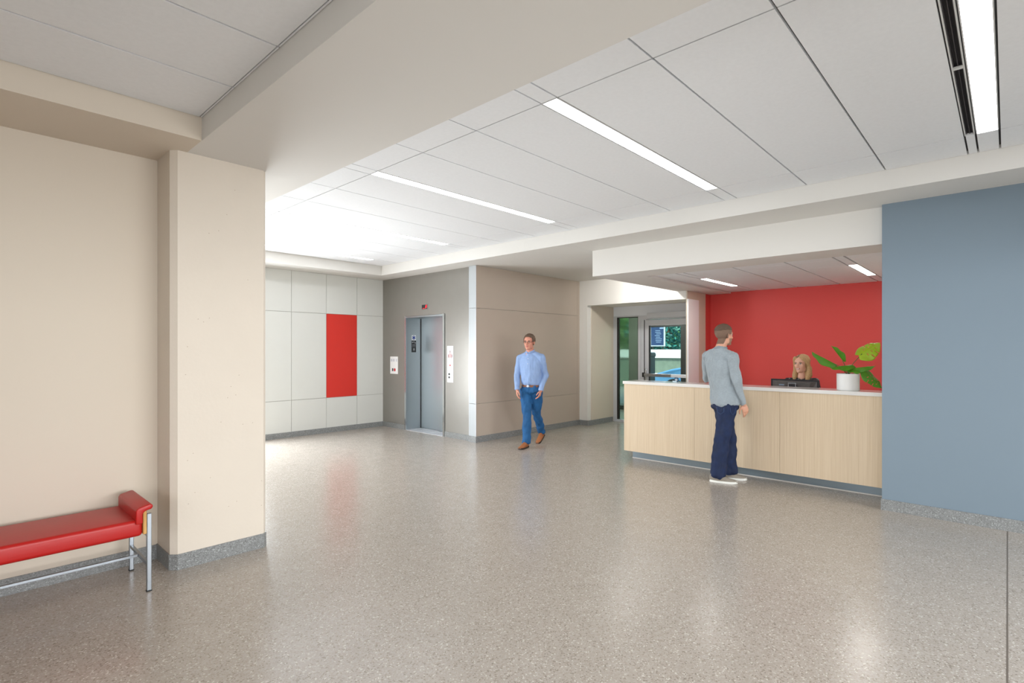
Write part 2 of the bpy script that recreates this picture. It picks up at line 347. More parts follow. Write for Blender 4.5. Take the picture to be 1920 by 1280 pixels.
# baseboards
bh, bt = .102, .008
S('baseboard_left', [(-4, 1.055, 4.47-bt, 4.475, 0, bh)], M_base)
bm = bmesh.new(); e = .007
bm_prism(bm, [(1.055-e, 4.47), (1.055-e, 4.165), (1.09, 4.13-e), (1.665, 4.13-e), (1.685+e, 4.15), (1.685+e, 4.8), (1.60, 4.8), (1.60, 4.2), (1.15, 4.2), (1.15, 4.47)], 0, bh+.004)
struct(link('baseboard_column', bm, M_base))
S('baseboard_beyond', [(3.5, 5.9, 8.962, 8.98, 0, .092)], M_base)
S('baseboard_elevator', [(EX-.012, EX+.01, JL+.012, 8.975, 0, .092), (EX-.012, EX+.01, 6.41, JR-.012, 0, .092), (5.838, 5.86, 6.238, 6.413, 0, .1)], M_base)
S('baseboard_taupe', [(5.8605, 8.6635, 6.238, 6.256, 0, .1), (8.664, 8.69, 6.0455, 6.256, 0, .1), (8.664, 9.55, 6.022, 6.045, 0, .1)], M_base)
S('baseboard_grey', [(5.999, 6.02, -4.0, .868, 0, bh), (6.0205, 6.16, .855, .868, 0, bh)], M_base)

# ------------------------------------------------------------------ lift
el = thing('elevator', 'closed brushed steel lift doors in a steel frame on the dark grey wall', 'elevator', (EX, (JL+JR)/2, 0))
w2 = (JL-JR)/2; dd = .33
boxes('door_panel', [(dd, dd+.03, -.035, w2-.03, .012, 2.13)], M_steel, el, .002)
boxes('door_panel', [(dd-.04, dd-.01, -w2+.05, -.038, .012, 2.13)], M_steel, el, .002)
boxes('jamb', [(-.014, dd+.04, w2-.028, w2-.001, 0, 2.1)], M_steel, el, .002)
boxes('jamb', [(-.014, dd+.04, -w2+.001, -w2+.028, 0, 2.1)], M_steel, el, .002)
boxes('head_jamb', [(-.014, dd+.04, -w2+.001, w2-.001, 2.085, 2.112)], M_steel, el, .002)
boxes('jamb_edge', [(-.020, -.012, w2-.03, w2+.008, 0, 2.12)], M_steel2, el)
boxes('jamb_edge', [(-.020, -.012, -w2-.008, -w2+.03, 0, 2.12)], M_steel2, el)
boxes('door_stop', [(.05, dd-.05, -w2+.028, -w2+.05, 0, 2.09), (.13, .16, -w2+.05, -w2+.058, 0, 2.09)], M_steel, el)
boxes('door_gap', [(dd-.006, dd+.02, w2-.040, w2-.028, .01, 2.09), (dd-.012, dd+.01, -.0385, -.0355, .012, 2.09)], M_black, el)
boxes('sill', [(-.01, dd+.02, -w2+.03, w2-.03, 0, .008), (.1, .12, -w2+.03, w2-.03, .008, .011), (.2, .22, -w2+.03, w2-.03, .008, .011)], M_alu, el)
def star(bm, c, r, plane='y', sgn=-1, t=.001):
    for k in range(3):
        a = k*PI/3; w = r*.2
        pts = []
        for sx, sz in ((-w, -r), (w, -r), (w, r), (-w, r)):
            pts.append((sx*math.cos(a)-sz*math.sin(a), sx*math.sin(a)+sz*math.cos(a)))
        if plane == 'y':
            v = [bm.verts.new((c[0]+u, c[1]+sgn*(t+k*.0001), c[2]+z)) for u, z in pts]
            v2 = [bm.verts.new((c[0]+u, c[1], c[2]+z)) for u, z in pts]
            bm.faces.new(v); bm.faces.new(v2[::-1])
            for i in range(4): bm.faces.new((v[i], v2[i], v2[(i+1) % 4], v[(i+1) % 4]))
jy = JL-.0285
s = thing('star_of_life_sign', 'small white square with a blue six-armed medical star on the lift jamb', 'sign', (6.07, jy, 1.722))
boxes('plate', [(-.05, .05, -.002, 0, -.048, .048)], M_plasticw, s)
bm = bmesh.new(); star(bm, (0, -.0022, 0), .04); link('star', bm, M_navy, s)
s = thing('floor_number_plate', 'dark floor number plate with raised pale marks below the blue star on the lift jamb', 'sign', (6.07, jy, 1.56))
boxes('plate', [(-.052, .052, -.003, 0, -.112, .108)], M_signblack, s)
boxes('raised_marks', [(-.042, -.016, -.0045, -.003, .062, .088), (-.006, .012, -.0045, -.003, .07, .092), (.02, .044, -.0045, -.003, .05, .08), (-.04, .044, -.0045, -.003, .018, .03), (-.045, .045, -.0045, -.003, -.008, -.002), (-.016, .018, -.0045, -.003, -.08, -.036)], M_signgrey, s)
s = thing('floor_indicator', 'small steel floor indicator with a red lit display above the lift', 'indicator', (EX, 7.65, 2.262))
boxes('plate', [(-.006, 0, -.095, .095, -.055, .055)], M_metalpanel, s, .002)
boxes('screen', [(-.009, -.006, -.082, .072, -.036, .04)], M_signblack, s)
bm = bmesh.new(); extr(bm, -.0105, [(-.03, -.03), (-.075, -.01), (-.075, .036), (-.045, .036), (-.03, .01)], .0015)
bm_box(bm, -.0105, -.009, -.01, .05, -.028, -.02); link('display_arrow', bm, M_ledred, s)
s = thing('wall_sign', 'white notice plate with grey markings and a black and red pictogram left of the lift', 'sign', (EX, 8.595, 1.2))
boxes('plate', [(-.004, 0, -.125, .125, -.165, .165)], M_plasticw, s, .001)
for a, b in ((.05, .1), (-.02, .03), (-.1, -.07)): boxes('print', [(-.0052, -.004, a, b, .07, .12)], mat('print_grey', (196, 202, 210), .5), s)
boxes('black_mark', [(-.0052, -.004, .02, .062, -.115, -.06)], M_signblack, s)
bm = bmesh.new(); bm_cyl(bm, (-.0055, -.025, -.088), (-.004, -.025, -.088), .03); link('red_mark', bm, M_signred, s)
s = thing('hall_call_station', 'tall narrow white lift call plate with a round red emblem and two dark buttons', 'call panel', (EX, 6.945, 1.25))
boxes('plate', [(-.004, 0, -.078, .078, -.31, .31)], M_plasticw, s, .001)
bm = bmesh.new()
for k in range(-2, 3): bm_box(bm, -.0056, -.004, k*.022-.006, k*.022+.006, .1+abs(k)*.012, .2-abs(k)*.02)
link('emblem', bm, mat('emblem_red', (205, 120, 122), .5), s)
bm = bmesh.new()
for sy in (-1, 1): extr(bm, -.0058, [(sy*.03, .09), (sy*.055, .12), (sy*.058, .15), (sy*.048, .18), (sy*.042, .15), (sy*.04, .12)], .0018)
extr(bm, -.0058, [(-.01, .2), (.01, .2), (.006, .235), (-.006, .235)], .0018)
link('emblem_flames', bm, mat('emblem_dark', (120, 80, 92), .5), s)
boxes('lettering', [(-.0052, -.004, -.035, .03, .07, .078), (-.0052, -.004, -.03, .03, .045, .053), (-.0052, -.004, -.04, .02, .02, .03), (-.0052, -.004, -.03, .04, 0, .008)], mat('print_pink', (214, 190, 204), .5), s)
bm = bmesh.new(); bm_cyl(bm, (-.0056, 0, -.02), (-.004, 0, -.02), .016); link('red_button', bm, M_signred, s)
for z in (-.17, -.225):
    bm = bmesh.new(); bm_cyl(bm, (-.012, .022, z), (-.004, .022, z), .018); link('call_button', bm, M_signblack, s)

# ------------------------------------------------------------------ entrance: door, side light, vestibule
DX = 9.6
d = bpy.data.objects.new('door_1', None); COL.objects.link(d); d['kind'] = 'structure'; d.location = (DX, 4.7, 0)
def Yb(a, b): return (a-4.7, b-4.7)
boxes('header_panel', [(0, .06, *Yb(4.125, 6.04), 2.178, 2.384)], mat('header_alu', (232, 235, 240), .4), d)
boxes('door_frame', [(-.01, .08, *Yb(5.40, 5.46), 0, 2.178), (-.01, .08, *Yb(4.13, 5.46), 2.10, 2.178), (-.01, .08, *Yb(5.33, 5.395), 0, 2.10), (-.01, .08, *Yb(4.13, 4.2), 0, 2.1)], M_alu, d, .003)
boxes('operator_box', [(-.10, 0, *Yb(4.12, 5.215), 2.115, 2.222)], M_alu, d, .006)
boxes('door_leaf', [(.0, .045, *Yb(5.225, 5.315), .01, 2.09), (.0, .045, *Yb(4.21, 4.3), .01, 2.09), (.0, .045, *Yb(4.3, 5.225), 1.975, 2.09), (.0, .045, *Yb(4.3, 5.225), .01, .25)], M_alu, d, .002)
boxes('gasket', [(-.002, .047, *Yb(5.205, 5.225), .25, 1.975), (-.002, .047, *Yb(4.3, 4.32), .25, 1.975), (-.002, .047, *Yb(5.315, 5.33), .01, 2.09)], M_black, d)
boxes('door_glass', [(.018, .026, *Yb(4.32, 5.205), .25, 1.975)], M_glass, d)
boxes('push_bar', [(-.085, -.045, *Yb(4.72, 5.29), .965, 1.025)], mat('bar_grey', (140, 140, 140), .35, metal=.7), d, .006)
boxes('push_bar_end', [(-.085, -.045, *Yb(4.22, 4.715), .965, 1.025)], mat('bar_white', (226, 230, 236), .3), d, .006)
boxes('latch_case', [(-.06, 0, *Yb(5.29, 5.345), .95, 1.04), (-.05, 0, *Yb(4.22, 4.27), .95, 1.04)], M_black, d, .004)
bm = bmesh.new(); bm_cyl(bm, (-.05, .57, .88), (-.05, .57, 1.12), .013); bm_cyl(bm, (-.06, .57, 1.0), (0, .57, 1.0), .02); link('lever', bm, M_steel2, d, smooth=True)
w = bpy.data.objects.new('window_1', None); COL.objects.link(w); w['kind'] = 'structure'; w.location = (DX, 5.75, 0)
boxes('window_frame', [(-.01, .08, .205, .29, 0, 2.19), (-.01, .08, -.29, .29, 0, .05), (-.01, .08, -.29, .29, 2.165, 2.19)], M_alu, w, .003)
boxes('gasket', [(0, .06, .17, .205, .05, 2.165), (0, .06, -.29, -.275, .05, 2.165), (0, .06, -.29, .205, 2.15, 2.165)], M_bronze, w)
boxes('pane', [(.03, .038, -.275, .17, .05, 2.15)], M_tint, w)
S('wall_vestibule', [(9.6, 9.7, 6.045, 7.75, 0, 2.9), (9.7, 11.7, 7.6, 7.75, 0, 2.9), (9.7, 11.7, 3.9, 4.0, 0, 2.9), (11.6, 11.7, 6.4, 6.86, 0, 2.9), (9.6, 9.7, 4.125, 6.04, 2.39, 2.9)], mat('vestibule_wall', (128, 128, 118), .6))
w = bpy.data.objects.new('window_2', None); COL.objects.link(w); w['kind'] = 'structure'; w.location = (11.6, 5.5, 0)
boxes('window_frame', [(0, .1, .835, .9, 0, 2.75), (0, .1, -1.5, .9, 2.035, 2.13), (0, .1, -.11, .005, 0, 2.75), (0, .1, -1.5, .9, 2.66, 2.75), (0, .1, -1.5, .9, 0, .12),
                       (0, .1, 2.04, 2.1, 0, 2.75), (0, .1, 1.36, 2.1, 2.66, 2.75), (0, .1, 1.36, 2.1, 0, .1)], M_bronze, w, .004)
boxes('pane', [(.045, .052, -1.5, .835, .12, 2.66), (.045, .052, 1.36, 2.04, .1, 2.66)], M_glass, w)
# back wall of the hall behind the camera: glazing frames where the daylight comes in
for nm, L in (('window_3', [(-3.995, -3.93, y-.03, y+.03, .3, 2.6) for y in (-3.2, -1.45, .3, 2.05, 3.8)] + [(-3.995, -3.93, -3.2, 3.8, .24, .3), (-3.995, -3.93, -3.2, 3.8, 2.6, 2.66)]),
              ('window_4', [(x-.03, x+.03, -3.995, -3.93, .3, 2.6) for x in (-3, -1, 1, 3, 5)] + [(-3, 5, -3.995, -3.93, .24, .3), (-3, 5, -3.995, -3.93, 2.6, 2.66)]),
              ('window_5', [(x-.03, x+.03, 8.92, 8.984, .25, 2.65) for x in (.48, 1.46, 2.44, 3.42)] + [(.48, 3.42, 8.92, 8.984, .2, .25), (.48, 3.42, 8.92, 8.984, 2.65, 2.7)])):
    S(nm, L, M_alu)
# outdoors seen through the entrance glass
o = boxes('ground', [(13.0, 60, -25, 45, -.14, -.04)], mat('asphalt', (150, 150, 148), .9, var=.08, vscale=2)); struct(o)
o = boxes('pavement', [(13.0, 15.5, -6, 22, -.04, .0)], mat('concrete_path', (186, 184, 176), .9, var=.05, vscale=3)); struct(o)
t = thing('garden_wall', 'low grey-green retaining wall with a white cap beyond the entrance glass', 'wall', (19.3, 9, 0))
boxes('wall_body', [(0, .5, -5, 6, -.05, 1.17)], mat('greygreen_wall', (120, 134, 118), .85, var=.12, vscale=6), t)
boxes('cap', [(-.08, .6, -5.1, 6.1, 1.17, 1.5)], mat('white_cap', (236, 238, 236), .6), t)
t = thing('notice_board', 'dark blue notice board with rows of pale lettering seen through the entrance door', 'notice board', (19.4, 10.18, 1.5))
boxes('board', [(0, .04, -.29, .29, .16, .92)], mat('board_blue', (38, 62, 100), .6), t)
boxes('board_frame', [(-.02, .05, .275, .31, .13, .95), (-.02, .05, -.31, -.275, .13, .95), (-.02, .05, -.31, .31, .915, .95), (-.02, .05, -.31, .31, .125, .165)], mat('frame_pale', (176, 184, 190), .5), t)
random.seed(3)
for i in range(8): boxes('lettering', [(-.004, .001, -.03-random.uniform(.07, .16), -.03+random.uniform(.07, .16), .74-i*.065, .757-i*.065)], mat('board_print', (150, 172, 200), .6), t)
boxes('heading', [(-.004, .001, -.26, -.1, .82, .87)], mat('board_print', (150, 172, 200), .6), t)
boxes('post', [(.0, .05, .2, .24, 0, .14)], M_bronze, t); boxes('post', [(.0, .05, -.24, -.2, 0, .14)], M_bronze, t)
# waste bin by the kerb
t = thing('waste_bin', 'dark green-black bin with rounded top standing outside the entrance glass', 'bin', (13.6, 7.45, 0))
bm = bmesh.new(); bm_box(bm, -.16, .16, -.17, .17, 0, 1.3); link('bin_body', bm, mat('bin_dark', (46, 56, 52), .6), t, .03, segs=4)
boxes('bin_hood', [(-.18, .18, -.19, .19, 1.28, 1.42)], mat('bin_hood_dark', (58, 64, 60), .6), t, .05, segs=4)
# parked car: nose to the left of the view
t = thing('car', 'light blue car parked outside, its nose visible through the entrance door', 'car', (16.0, 8.2, -.05))
M_car = mat('car_blue', (92, 150, 198), .25, coat=.6, metal=.2)
prof = [(0, .32), (-.02, .55), (.05, .72), (.25, .84), (.7, .97), (1.15, 1.06), (1.7, 1.42), (2.3, 1.52), (3.2, 1.46), (3.9, 1.12), (4.35, 1.02), (4.4, .6), (4.35, .3)]
bm = bmesh.new(); prev = None
for xx, sc in ((-.86, .9), (-.8, .97), (-.5, 1), (.5, 1), (.8, .97), (.86, .9)):
    ring = [bm.verts.new((xx*(1 if z < 1.0 else .86), -y, .3+(z-.3)*sc)) for y, z in prof]
    if prev:
        for i in range(len(prof)): bm.faces.new((prev[i], prev[(i+1) % len(prof)], ring[(i+1) % len(prof)], ring[i]))
    else: bm.faces.new(ring[::-1])
    prev = ring
bm.faces.new(prev)
link('body', bm, M_car, t, .03, smooth=True, segs=3)
for sx in (-1, 1):
    bm = bmesh.new(); bm_ell(bm, (sx*.66, -.1, .72), .18, .16, .09); link('headlight', bm, mat('headlight', (225, 236, 246), .1), t, smooth=True)
    for yy in (-.8, -3.6):
        bm = bmesh.new(); bm_cyl(bm, (sx*.9, yy, .33), (sx*.68, yy, .33), .33, seg=32); link('wheel', bm, mat('tyre', (28, 29, 31), .7), t, .02)
boxes('side_window', [(-.80, .80, -3.4, -1.75, 1.1, 1.38)], mat('car_glass', (30, 40, 48), .05), t, .04)
boxes('bumper', [(-.8, .8, -.1, .05, .28, .5)], mat('bumper_dark', (40, 46, 54), .5), t, .04)
# trees and hedge
def tree(name, label, c, R, h, cols, n, seed, group='trees outside the entrance'):
    random.seed(seed); t = thing(name, label, 'tree', (c[0], c[1], -.05), 0, group)
    bm = bmesh.new(); bm_tube(bm, [(0, 0, 0), (.05, .02, h*.4), (0, .1, h*.8)], [.14, .1, .05]); 
    for k in range(5):
        a = k*1.3; bm_tube(bm, [(0, .03, h*(.35+.08*k)), (math.cos(a)*R*.4, math.sin(a)*R*.4, h*(.5+.08*k)), (math.cos(a)*R*.75, math.sin(a)*R*.75, h*(.62+.08*k))], [.05, .03, .015], 6)
    link('trunk', bm, mat('bark', (92, 80, 68), .9), t)
    bm = bmesh.new()
    for i in range(n):
        v = Vector((random.gauss(0, 1), random.gauss(0, 1), random.gauss(0, 1))).normalized()*R*random.uniform(.5, 1)
        p = Vector((0, 0, h*.72))+Vector((v.x, v.y, v.z*.8)); s_ = random.uniform(.07, .14)
        q = Matrix.Rotation(random.uniform(0, 6.3), 3, Vector((random.random(), random.random(), random.random())).normalized())
        vs = [bm.verts.new(p+q@Vector(w_)*s_) for w_ in ((-1, 0, 0), (-.2, -.5, .1), (1, 0, 0), (-.2, .5, .1))]
        f = bm.faces.new(vs); f.material_index = i % len(cols)
    link('foliage', bm, [mat('leaf_%d_%d_%d' % c_, c_, .6) for c_ in cols], t)
tree('tree', 'blue-green leafy tree above the white-capped wall, seen through the door', (22.5, 11.2), 2.0, 3.3, [(38, 112, 108), (64, 140, 128), (104, 168, 150), (30, 84, 84)], 5200, 5)
tree('tree', 'yellow-green tree behind the dark blue notice board outside', (27.9, 12.4), 2.2, 3.8, [(96, 140, 60), (130, 170, 84), (60, 104, 50)], 4200, 6)
tree('tree', 'pale green tree seen through the tinted narrow side pane', (23.5, 15.4), 2.1, 3.3, [(120, 170, 96), (150, 190, 120), (84, 132, 70)], 5200, 8)
boxes('hedge', [(31, 32, 2, 26, -.05, 4.6)], mat('hedge_green', (84, 124, 92), .9, bump=1, bscale=9, var=.4, vscale=8)); h = bpy.data.objects['hedge']; tag(h, 'long clipped green hedge at the far side outside the entrance', 'hedge')

# ------------------------------------------------------------------ reception desk
CT0, CT1 = 1.028, 1.068
t = thing('reception_desk', 'long reception desk with pale vertical-grained oak front and steel toe kick', 'desk', (6.40, 2.36, 0))
seams = [.868, 1.866, 2.856, 3.86]
for a, b in zip(seams[:-1], seams[1:]):
    boxes('front_panel', [(0, .02, a-2.36+.0012, b-2.36-.0012, .115, CT0)], M_wood, t, .001)
boxes('end_panel', [(.0205, .33, 1.478, 1.498, .115, CT0)], M_wood, t, .001)
boxes('carcass', [(.021, .30, -1.49, 1.477, .125, CT0-.002)], mat('carcass_white', (214, 208, 198), .6), t)
boxes('toe_kick', [(.13, .30, -1.49, 1.44, 0, .125)], M_kick, t)
boxes('kick_edge', [(.122, .129, -1.49, 1.44, 0, .012)], mat('kick_trim', (206, 202, 196), .4), t)
t = thing('work_table', 'pale work table behind the oak counter front carrying the black monitor', 'table', (7.07, 2.06, 0))
boxes('table_top', [(-.36, .38, -1.19, 1.2, .70, .735)], M_quartz, t, .003)
boxes('pedestal', [(-.3, .3, .85, 1.18, 0, .70)], M_wood, t, .002)
boxes('pedestal', [(-.3, .3, -1.18, -.85, 0, .70)], M_wood, t, .002)
o = boxes('countertop', [(6.385, 6.745, .868, 3.872, CT0+.0005, CT1)], M_quartz, bevel=.002)
tag(o, 'long thin white countertop lying along the top of the oak reception desk', 'countertop')
s = thing('card_holder', 'small blue card holder with a white starburst on the left of the countertop', 'card holder', (6.62, 3.20, CT1), rad(-30))
boxes('back_plate', [(0, .006, -.045, .045, 0, .062)], mat('holder_blue', (30, 82, 118), .35), s, .002)
boxes('holder_foot', [(-.03, .006, -.045, .045, 0, .005), (-.03, -.026, -.045, .045, 0, .018)], mat('holder_clear', (200, 220, 228), .2), s)
bm = bmesh.new()
for k in range(5):
    a = rad(30+30*k); c0 = Vector((-.0015, 0, .014)); d_ = Vector((0, math.cos(a), math.sin(a)))
    bm_tube(bm, [c0+d_*.008, c0+d_*.034], [.0025, .0035], 6)
link('starburst', bm, M_plasticw, s)
# monitor
s = thing('computer_monitor', 'black computer monitor seen from behind between the counter and the receptionist', 'monitor', (7.0, 1.878, .735), rad(-3))
M_mon = mat('monitor_black', (30, 32, 36), .35)
boxes('screen_panel', [(0, .022, -.27, .27, .10, .405)], M_mon, s, .004)
bm = bmesh.new()
a = [(-.0, -.25, .13), (0, .25, .13), (0, .25, .39), (0, -.25, .39)]; b = [(-.04, -.15, .19), (-.04, .15, .19), (-.04, .19, .375), (-.04, -.19, .375)]
va = [bm.verts.new(p) for p in a]; vb = [bm.verts.new(p) for p in b]; bm.faces.new(va); bm.faces.new(vb)
for i in range(4): bm.faces.new((va[i], va[(i+1) % 4], vb[(i+1) % 4], vb[i]))
link('back_housing', bm, mat('monitor_back', (84, 80, 78), .4), s, .003)
boxes('badge', [(-.0415, -.04, .1, .16, .33, .345)], mat('badge_silver', (150, 170, 190), .3, metal=.6), s)
boxes('stand', [(-.075, -.04, -.045, .045, .012, .35)], mat('stand_black', (36, 38, 42), .4), s, .004)
boxes('stand_trim', [(-.079, -.075, -.045, -.036, .2, .368), (-.079, -.075, .036, .045, .2, .368), (-.079, -.075, -.045, .045, .358, .368)], mat('trim_silver', (190, 196, 204), .25, metal=.8), s)
boxes('stand_base', [(-.15, .10, -.13, .13, 0, .012)], M_mon, s, .004)
# potted plant
POT = (6.565, 1.238)
s = thing('potted_plant', 'green split-leaf plant in a plain white cylindrical pot at the right end of the counter', 'plant', (POT[0], POT[1], CT1), rad(10.7-90))
bm = bmesh.new(); bm_lathe(bm, [(.098, 0), (.104, .004), (.105, .17), (.103, .176), (.097, .176), (.095, .15), (.0, .15)][:6] + [(.001, .15)], 48)
link('pot', bm, mat('pot_white', (232, 232, 230), .45), s, smooth=False)
bm = bmesh.new(); bm_lathe(bm, [(.001, .14), (.094, .14), (.094, .158), (.001, .163)], 32); link('soil', bm, mat('soil', (60, 46, 36), .95, bump=.8, bscale=60), s)
M_leaf = mat('leaf_green', (74, 132, 20), .35, spec=.4, var=.12, vscale=14); M_leafy = mat('leaf_yellow_green', (150, 178, 32), .4, spec=.35, var=.10, vscale=10); M_stem = mat('stem_green', (64, 92, 40), .5)
def monstera(parent, base, tip, normal, width, m, fold=.25, droop=.12, slits=True, seed=1):
    """leaf blade from base to tip, split between the side veins"""
    random.seed(seed)
    base, tip = Vector(base), Vector(tip); ax = (tip-base); L = ax.length; ax.normalize(); n = Vector(normal); n = (n-ax*n.dot(ax)).normalized(); sd = ax.cross(n)
    bm = bmesh.new(); NU, NV = 40, 9
    for side in (-1, 1):
        grid = []
        for i in range(NU+1):
            u = i/NU
            wv = (math.sin(PI*min(1, u*.96+.04)**.72))**.8*(1-.25*u)
            if u > .93: wv *= (1-u)/.07*.8+.05
            back = -.14*math.sin(PI*min(1, u*2.5)) if u < .4 else 0
            row = []
            for j in range(NV+1):
                v = j/NV; lat = wv*width*.5*v
                aa = u*L + (-.13*L*v*(1-u)**2) + .10*L*v*v*wv
                hh = -fold*lat*(1+.5*v) - droop*L*u*u + .006*math.sin(u*14+side)*v
                row.append(bm.verts.new(base+ax*aa+sd*side*lat+n*hh))
            grid.append(row)
        for i in range(NU):
            for j in range(NV):
                if slits and 8 < i < NU-8 and (i % 8) == 0 and j >= 5: continue
                if slits and 8 < i < NU-8 and (i % 8) == 4 and 2 <= j <= 3: continue
                bm.faces.new((grid[i][j], grid[i+1][j], grid[i+1][j+1], grid[i][j+1]))
    bmesh.ops.remove_doubles(bm, verts=bm.verts, dist=.0002)
    o = link('leaf', bm, m, parent, smooth=True)
    md = o.modifiers.new('solid', 'SOLIDIFY'); md.thickness = .0012
    return o
def stem(parent, pts, r=.0035):
    bm = bmesh.new(); P = [Vector(p) for p in pts]; out = []
    for i in range(len(P)-1):
        for k in range(6): out.append(P[i].lerp(P[i+1], k/6))
    out.append(P[-1])
    for _ in range(4): out = [out[0]]+[(out[i-1]+out[i]*2+out[i+1])/4 for i in range(1, len(out)-1)]+[out[-1]]
    bm_tube(bm, out, r, 8); link('stem', bm, M_stem, parent, smooth=True)
k_ = 1/178.
def pp(x, y, dk=0): return ((x-1591)*k_*(1+dk/5.6), dk, 1.5-CT1+(655-y)*k_*(1+dk/5.6))
stem(s, [(0, 0, .15), pp(1596, 685), pp(1613, 663)]); stem(s, [(0, 0, .15), pp(1600, 688, -.02), pp(1616, 695, -.03)])
stem(s, [(0, 0, .15), pp(1585, 690), pp(1566, 682)]); stem(s, [(.005, 0, .15), pp(1588, 690, .03), pp(1582, 676, .04)])
stem(s, [(0, 0, .15), pp(1592, 693), pp(1596, 684, .02)], .006); stem(s, [(0, -.005, .15), pp(1582, 692, -.03), pp(1570, 686, -.05)])
monstera(s, pp(1608, 666), pp(1641, 642, .02), (-.55, -.80, .25), .225, M_leafy, .28, .02, seed=2)
monstera(s, pp(1616, 694, -.03), pp(1646, 726, -.05), (.45, -.72, .5), .15, M_leaf, .3, .05, seed=3)
monstera(s, pp(1600, 690, -.02), pp(1634, 684, -.04), (0, -.45, .9), .10, M_leaf, .5, .05, False, 4)
monstera(s, pp(1572, 684), pp(1531, 659, .04), (.25, -.5, .8), .12, M_leaf, .6, .02, False, seed=5)
monstera(s, pp(1583, 677, .04), pp(1563, 648, .02), (-.8, -.3, .5), .09, M_leaf, .6, .02, False, seed=6)
monstera(s, pp(1598, 684), pp(1562, 688, -.10), (0, -.35, 1), .14, M_leaf, .35, .08, False, 7)
monstera(s, pp(1590, 688), pp(1614, 697, -.08), (.2, -.4, 1), .10, M_leaf, .4, .1, False, 8)

# ------------------------------------------------------------------ bench
t = thing('bench', 'long red vinyl bench on silver tube legs against the left wall', 'bench', (.876, 4.13, 0))
x0 = -.66-.876
bm = bmesh.new(); bm_box(bm, x0+.03, -.033, -.235, .235, .352, .455)
bmesh.ops.subdivide_edges(bm, edges=[e for e in bm.edges if abs(e.verts[0].co.x-e.verts[1].co.x) > 1], cuts=10)
link('seat_cushion', bm, M_vinyl, t, .022, smooth=True, segs=4)
for xx in (0, x0+.01):
    sg = 1 if xx == 0 else -1
    bm = bmesh.new()
    pr_ = [(-.072, .43), (-.072, .515), (-.06, .53), (.0, .545), (.014, .54), (.018, .525), (.01, .512), (-.024, .505), (-.036, .49), (-.036, .43)]
    A = [bm.verts.new((xx+sg*a_, -.25, z)) for a_, z in pr_]; B = [bm.verts.new((xx+sg*a_, .232, z)) for a_, z in pr_]
    bm.faces.new(A); bm.faces.new(B[::-1])
    for i in range(len(A)): bm.faces.new((A[i], B[i], B[(i+1) % len(A)], A[(i+1) % len(A)]))
    link('arm_pad', bm, M_vinyl, t, .007, smooth=True, segs=3)
    boxes('end_board', [(xx+sg*-.032, xx+sg*-.013, -.236, .232, .36, .506)], M_maple, t, .003)
    for yy in (-.225, .226):
        o = boxes('leg', [(xx-.0125, xx+.0125, yy-.0125, yy+.0125, .006, .483)], M_tubing, t, .003)
        boxes('foot_pad', [(xx-.014, xx+.014, yy-.014, yy+.014, 0, .007)], M_black, o)
    boxes('cross_bar', [(xx-.009, xx+.009, -.213, .214, .155, .175), (xx-.009, xx+.009, -.213, .214, .335, .352)], M_tubing, t, .002)
boxes('stretcher', [(x0+.02, -.009, -.008, .012, .157, .173)], M_tubing, t, .002)

# ------------------------------------------------------------------ people
def ring_loft(bm, secs, seg=20):
    """secs: (center, rx, ry, yaw) horizontal ellipses stacked, capped with small domes"""
    prev = None
    secs = [(Vector(c), a, b, y) for c, a, b, y in secs]
    c, a, b, y = secs[0]; d0 = (secs[0][0]-secs[1][0]).normalized()
    secs = [(c+d0*min(a, b)*.5, a*.35, b*.35, y), (c+d0*min(a, b)*.28, a*.78, b*.78, y)] + secs
    c, a, b, y = secs[-1]; d1 = (secs[-1][0]-secs[-2][0]).normalized()
    secs = secs + [(c+d1*min(a, b)*.28, a*.78, b*.78, y), (c+d1*min(a, b)*.5, a*.35, b*.35, y)]
    for c, a, b, yaw in secs:
        ca, sa = math.cos(yaw), math.sin(yaw)
        R = []
        for k in range(seg):
            u, v = a*math.cos(2*PI*k/seg), b*math.sin(2*PI*k/seg)
            R.append(bm.verts.new((c.x+u*ca-v*sa, c.y+u*sa+v*ca, c.z)))
        if prev:
            for k in range(seg): bm.faces.new((prev[k], prev[(k+1) % seg], R[(k+1) % seg], R[k]))
        else: bm.faces.new(R[::-1])
        prev = R
    bm.faces.new(prev)
def chain(bm, pts, seg=14):
    """pts: (pos, r): spheres joined by cones"""
    for i, (p, r) in enumerate(pts):
        bm_ell(bm, p, r, r, r, u=seg, v=8)
        if i: bm_cyl(bm, pts[i-1][0], p, pts[i-1][1], r, seg)
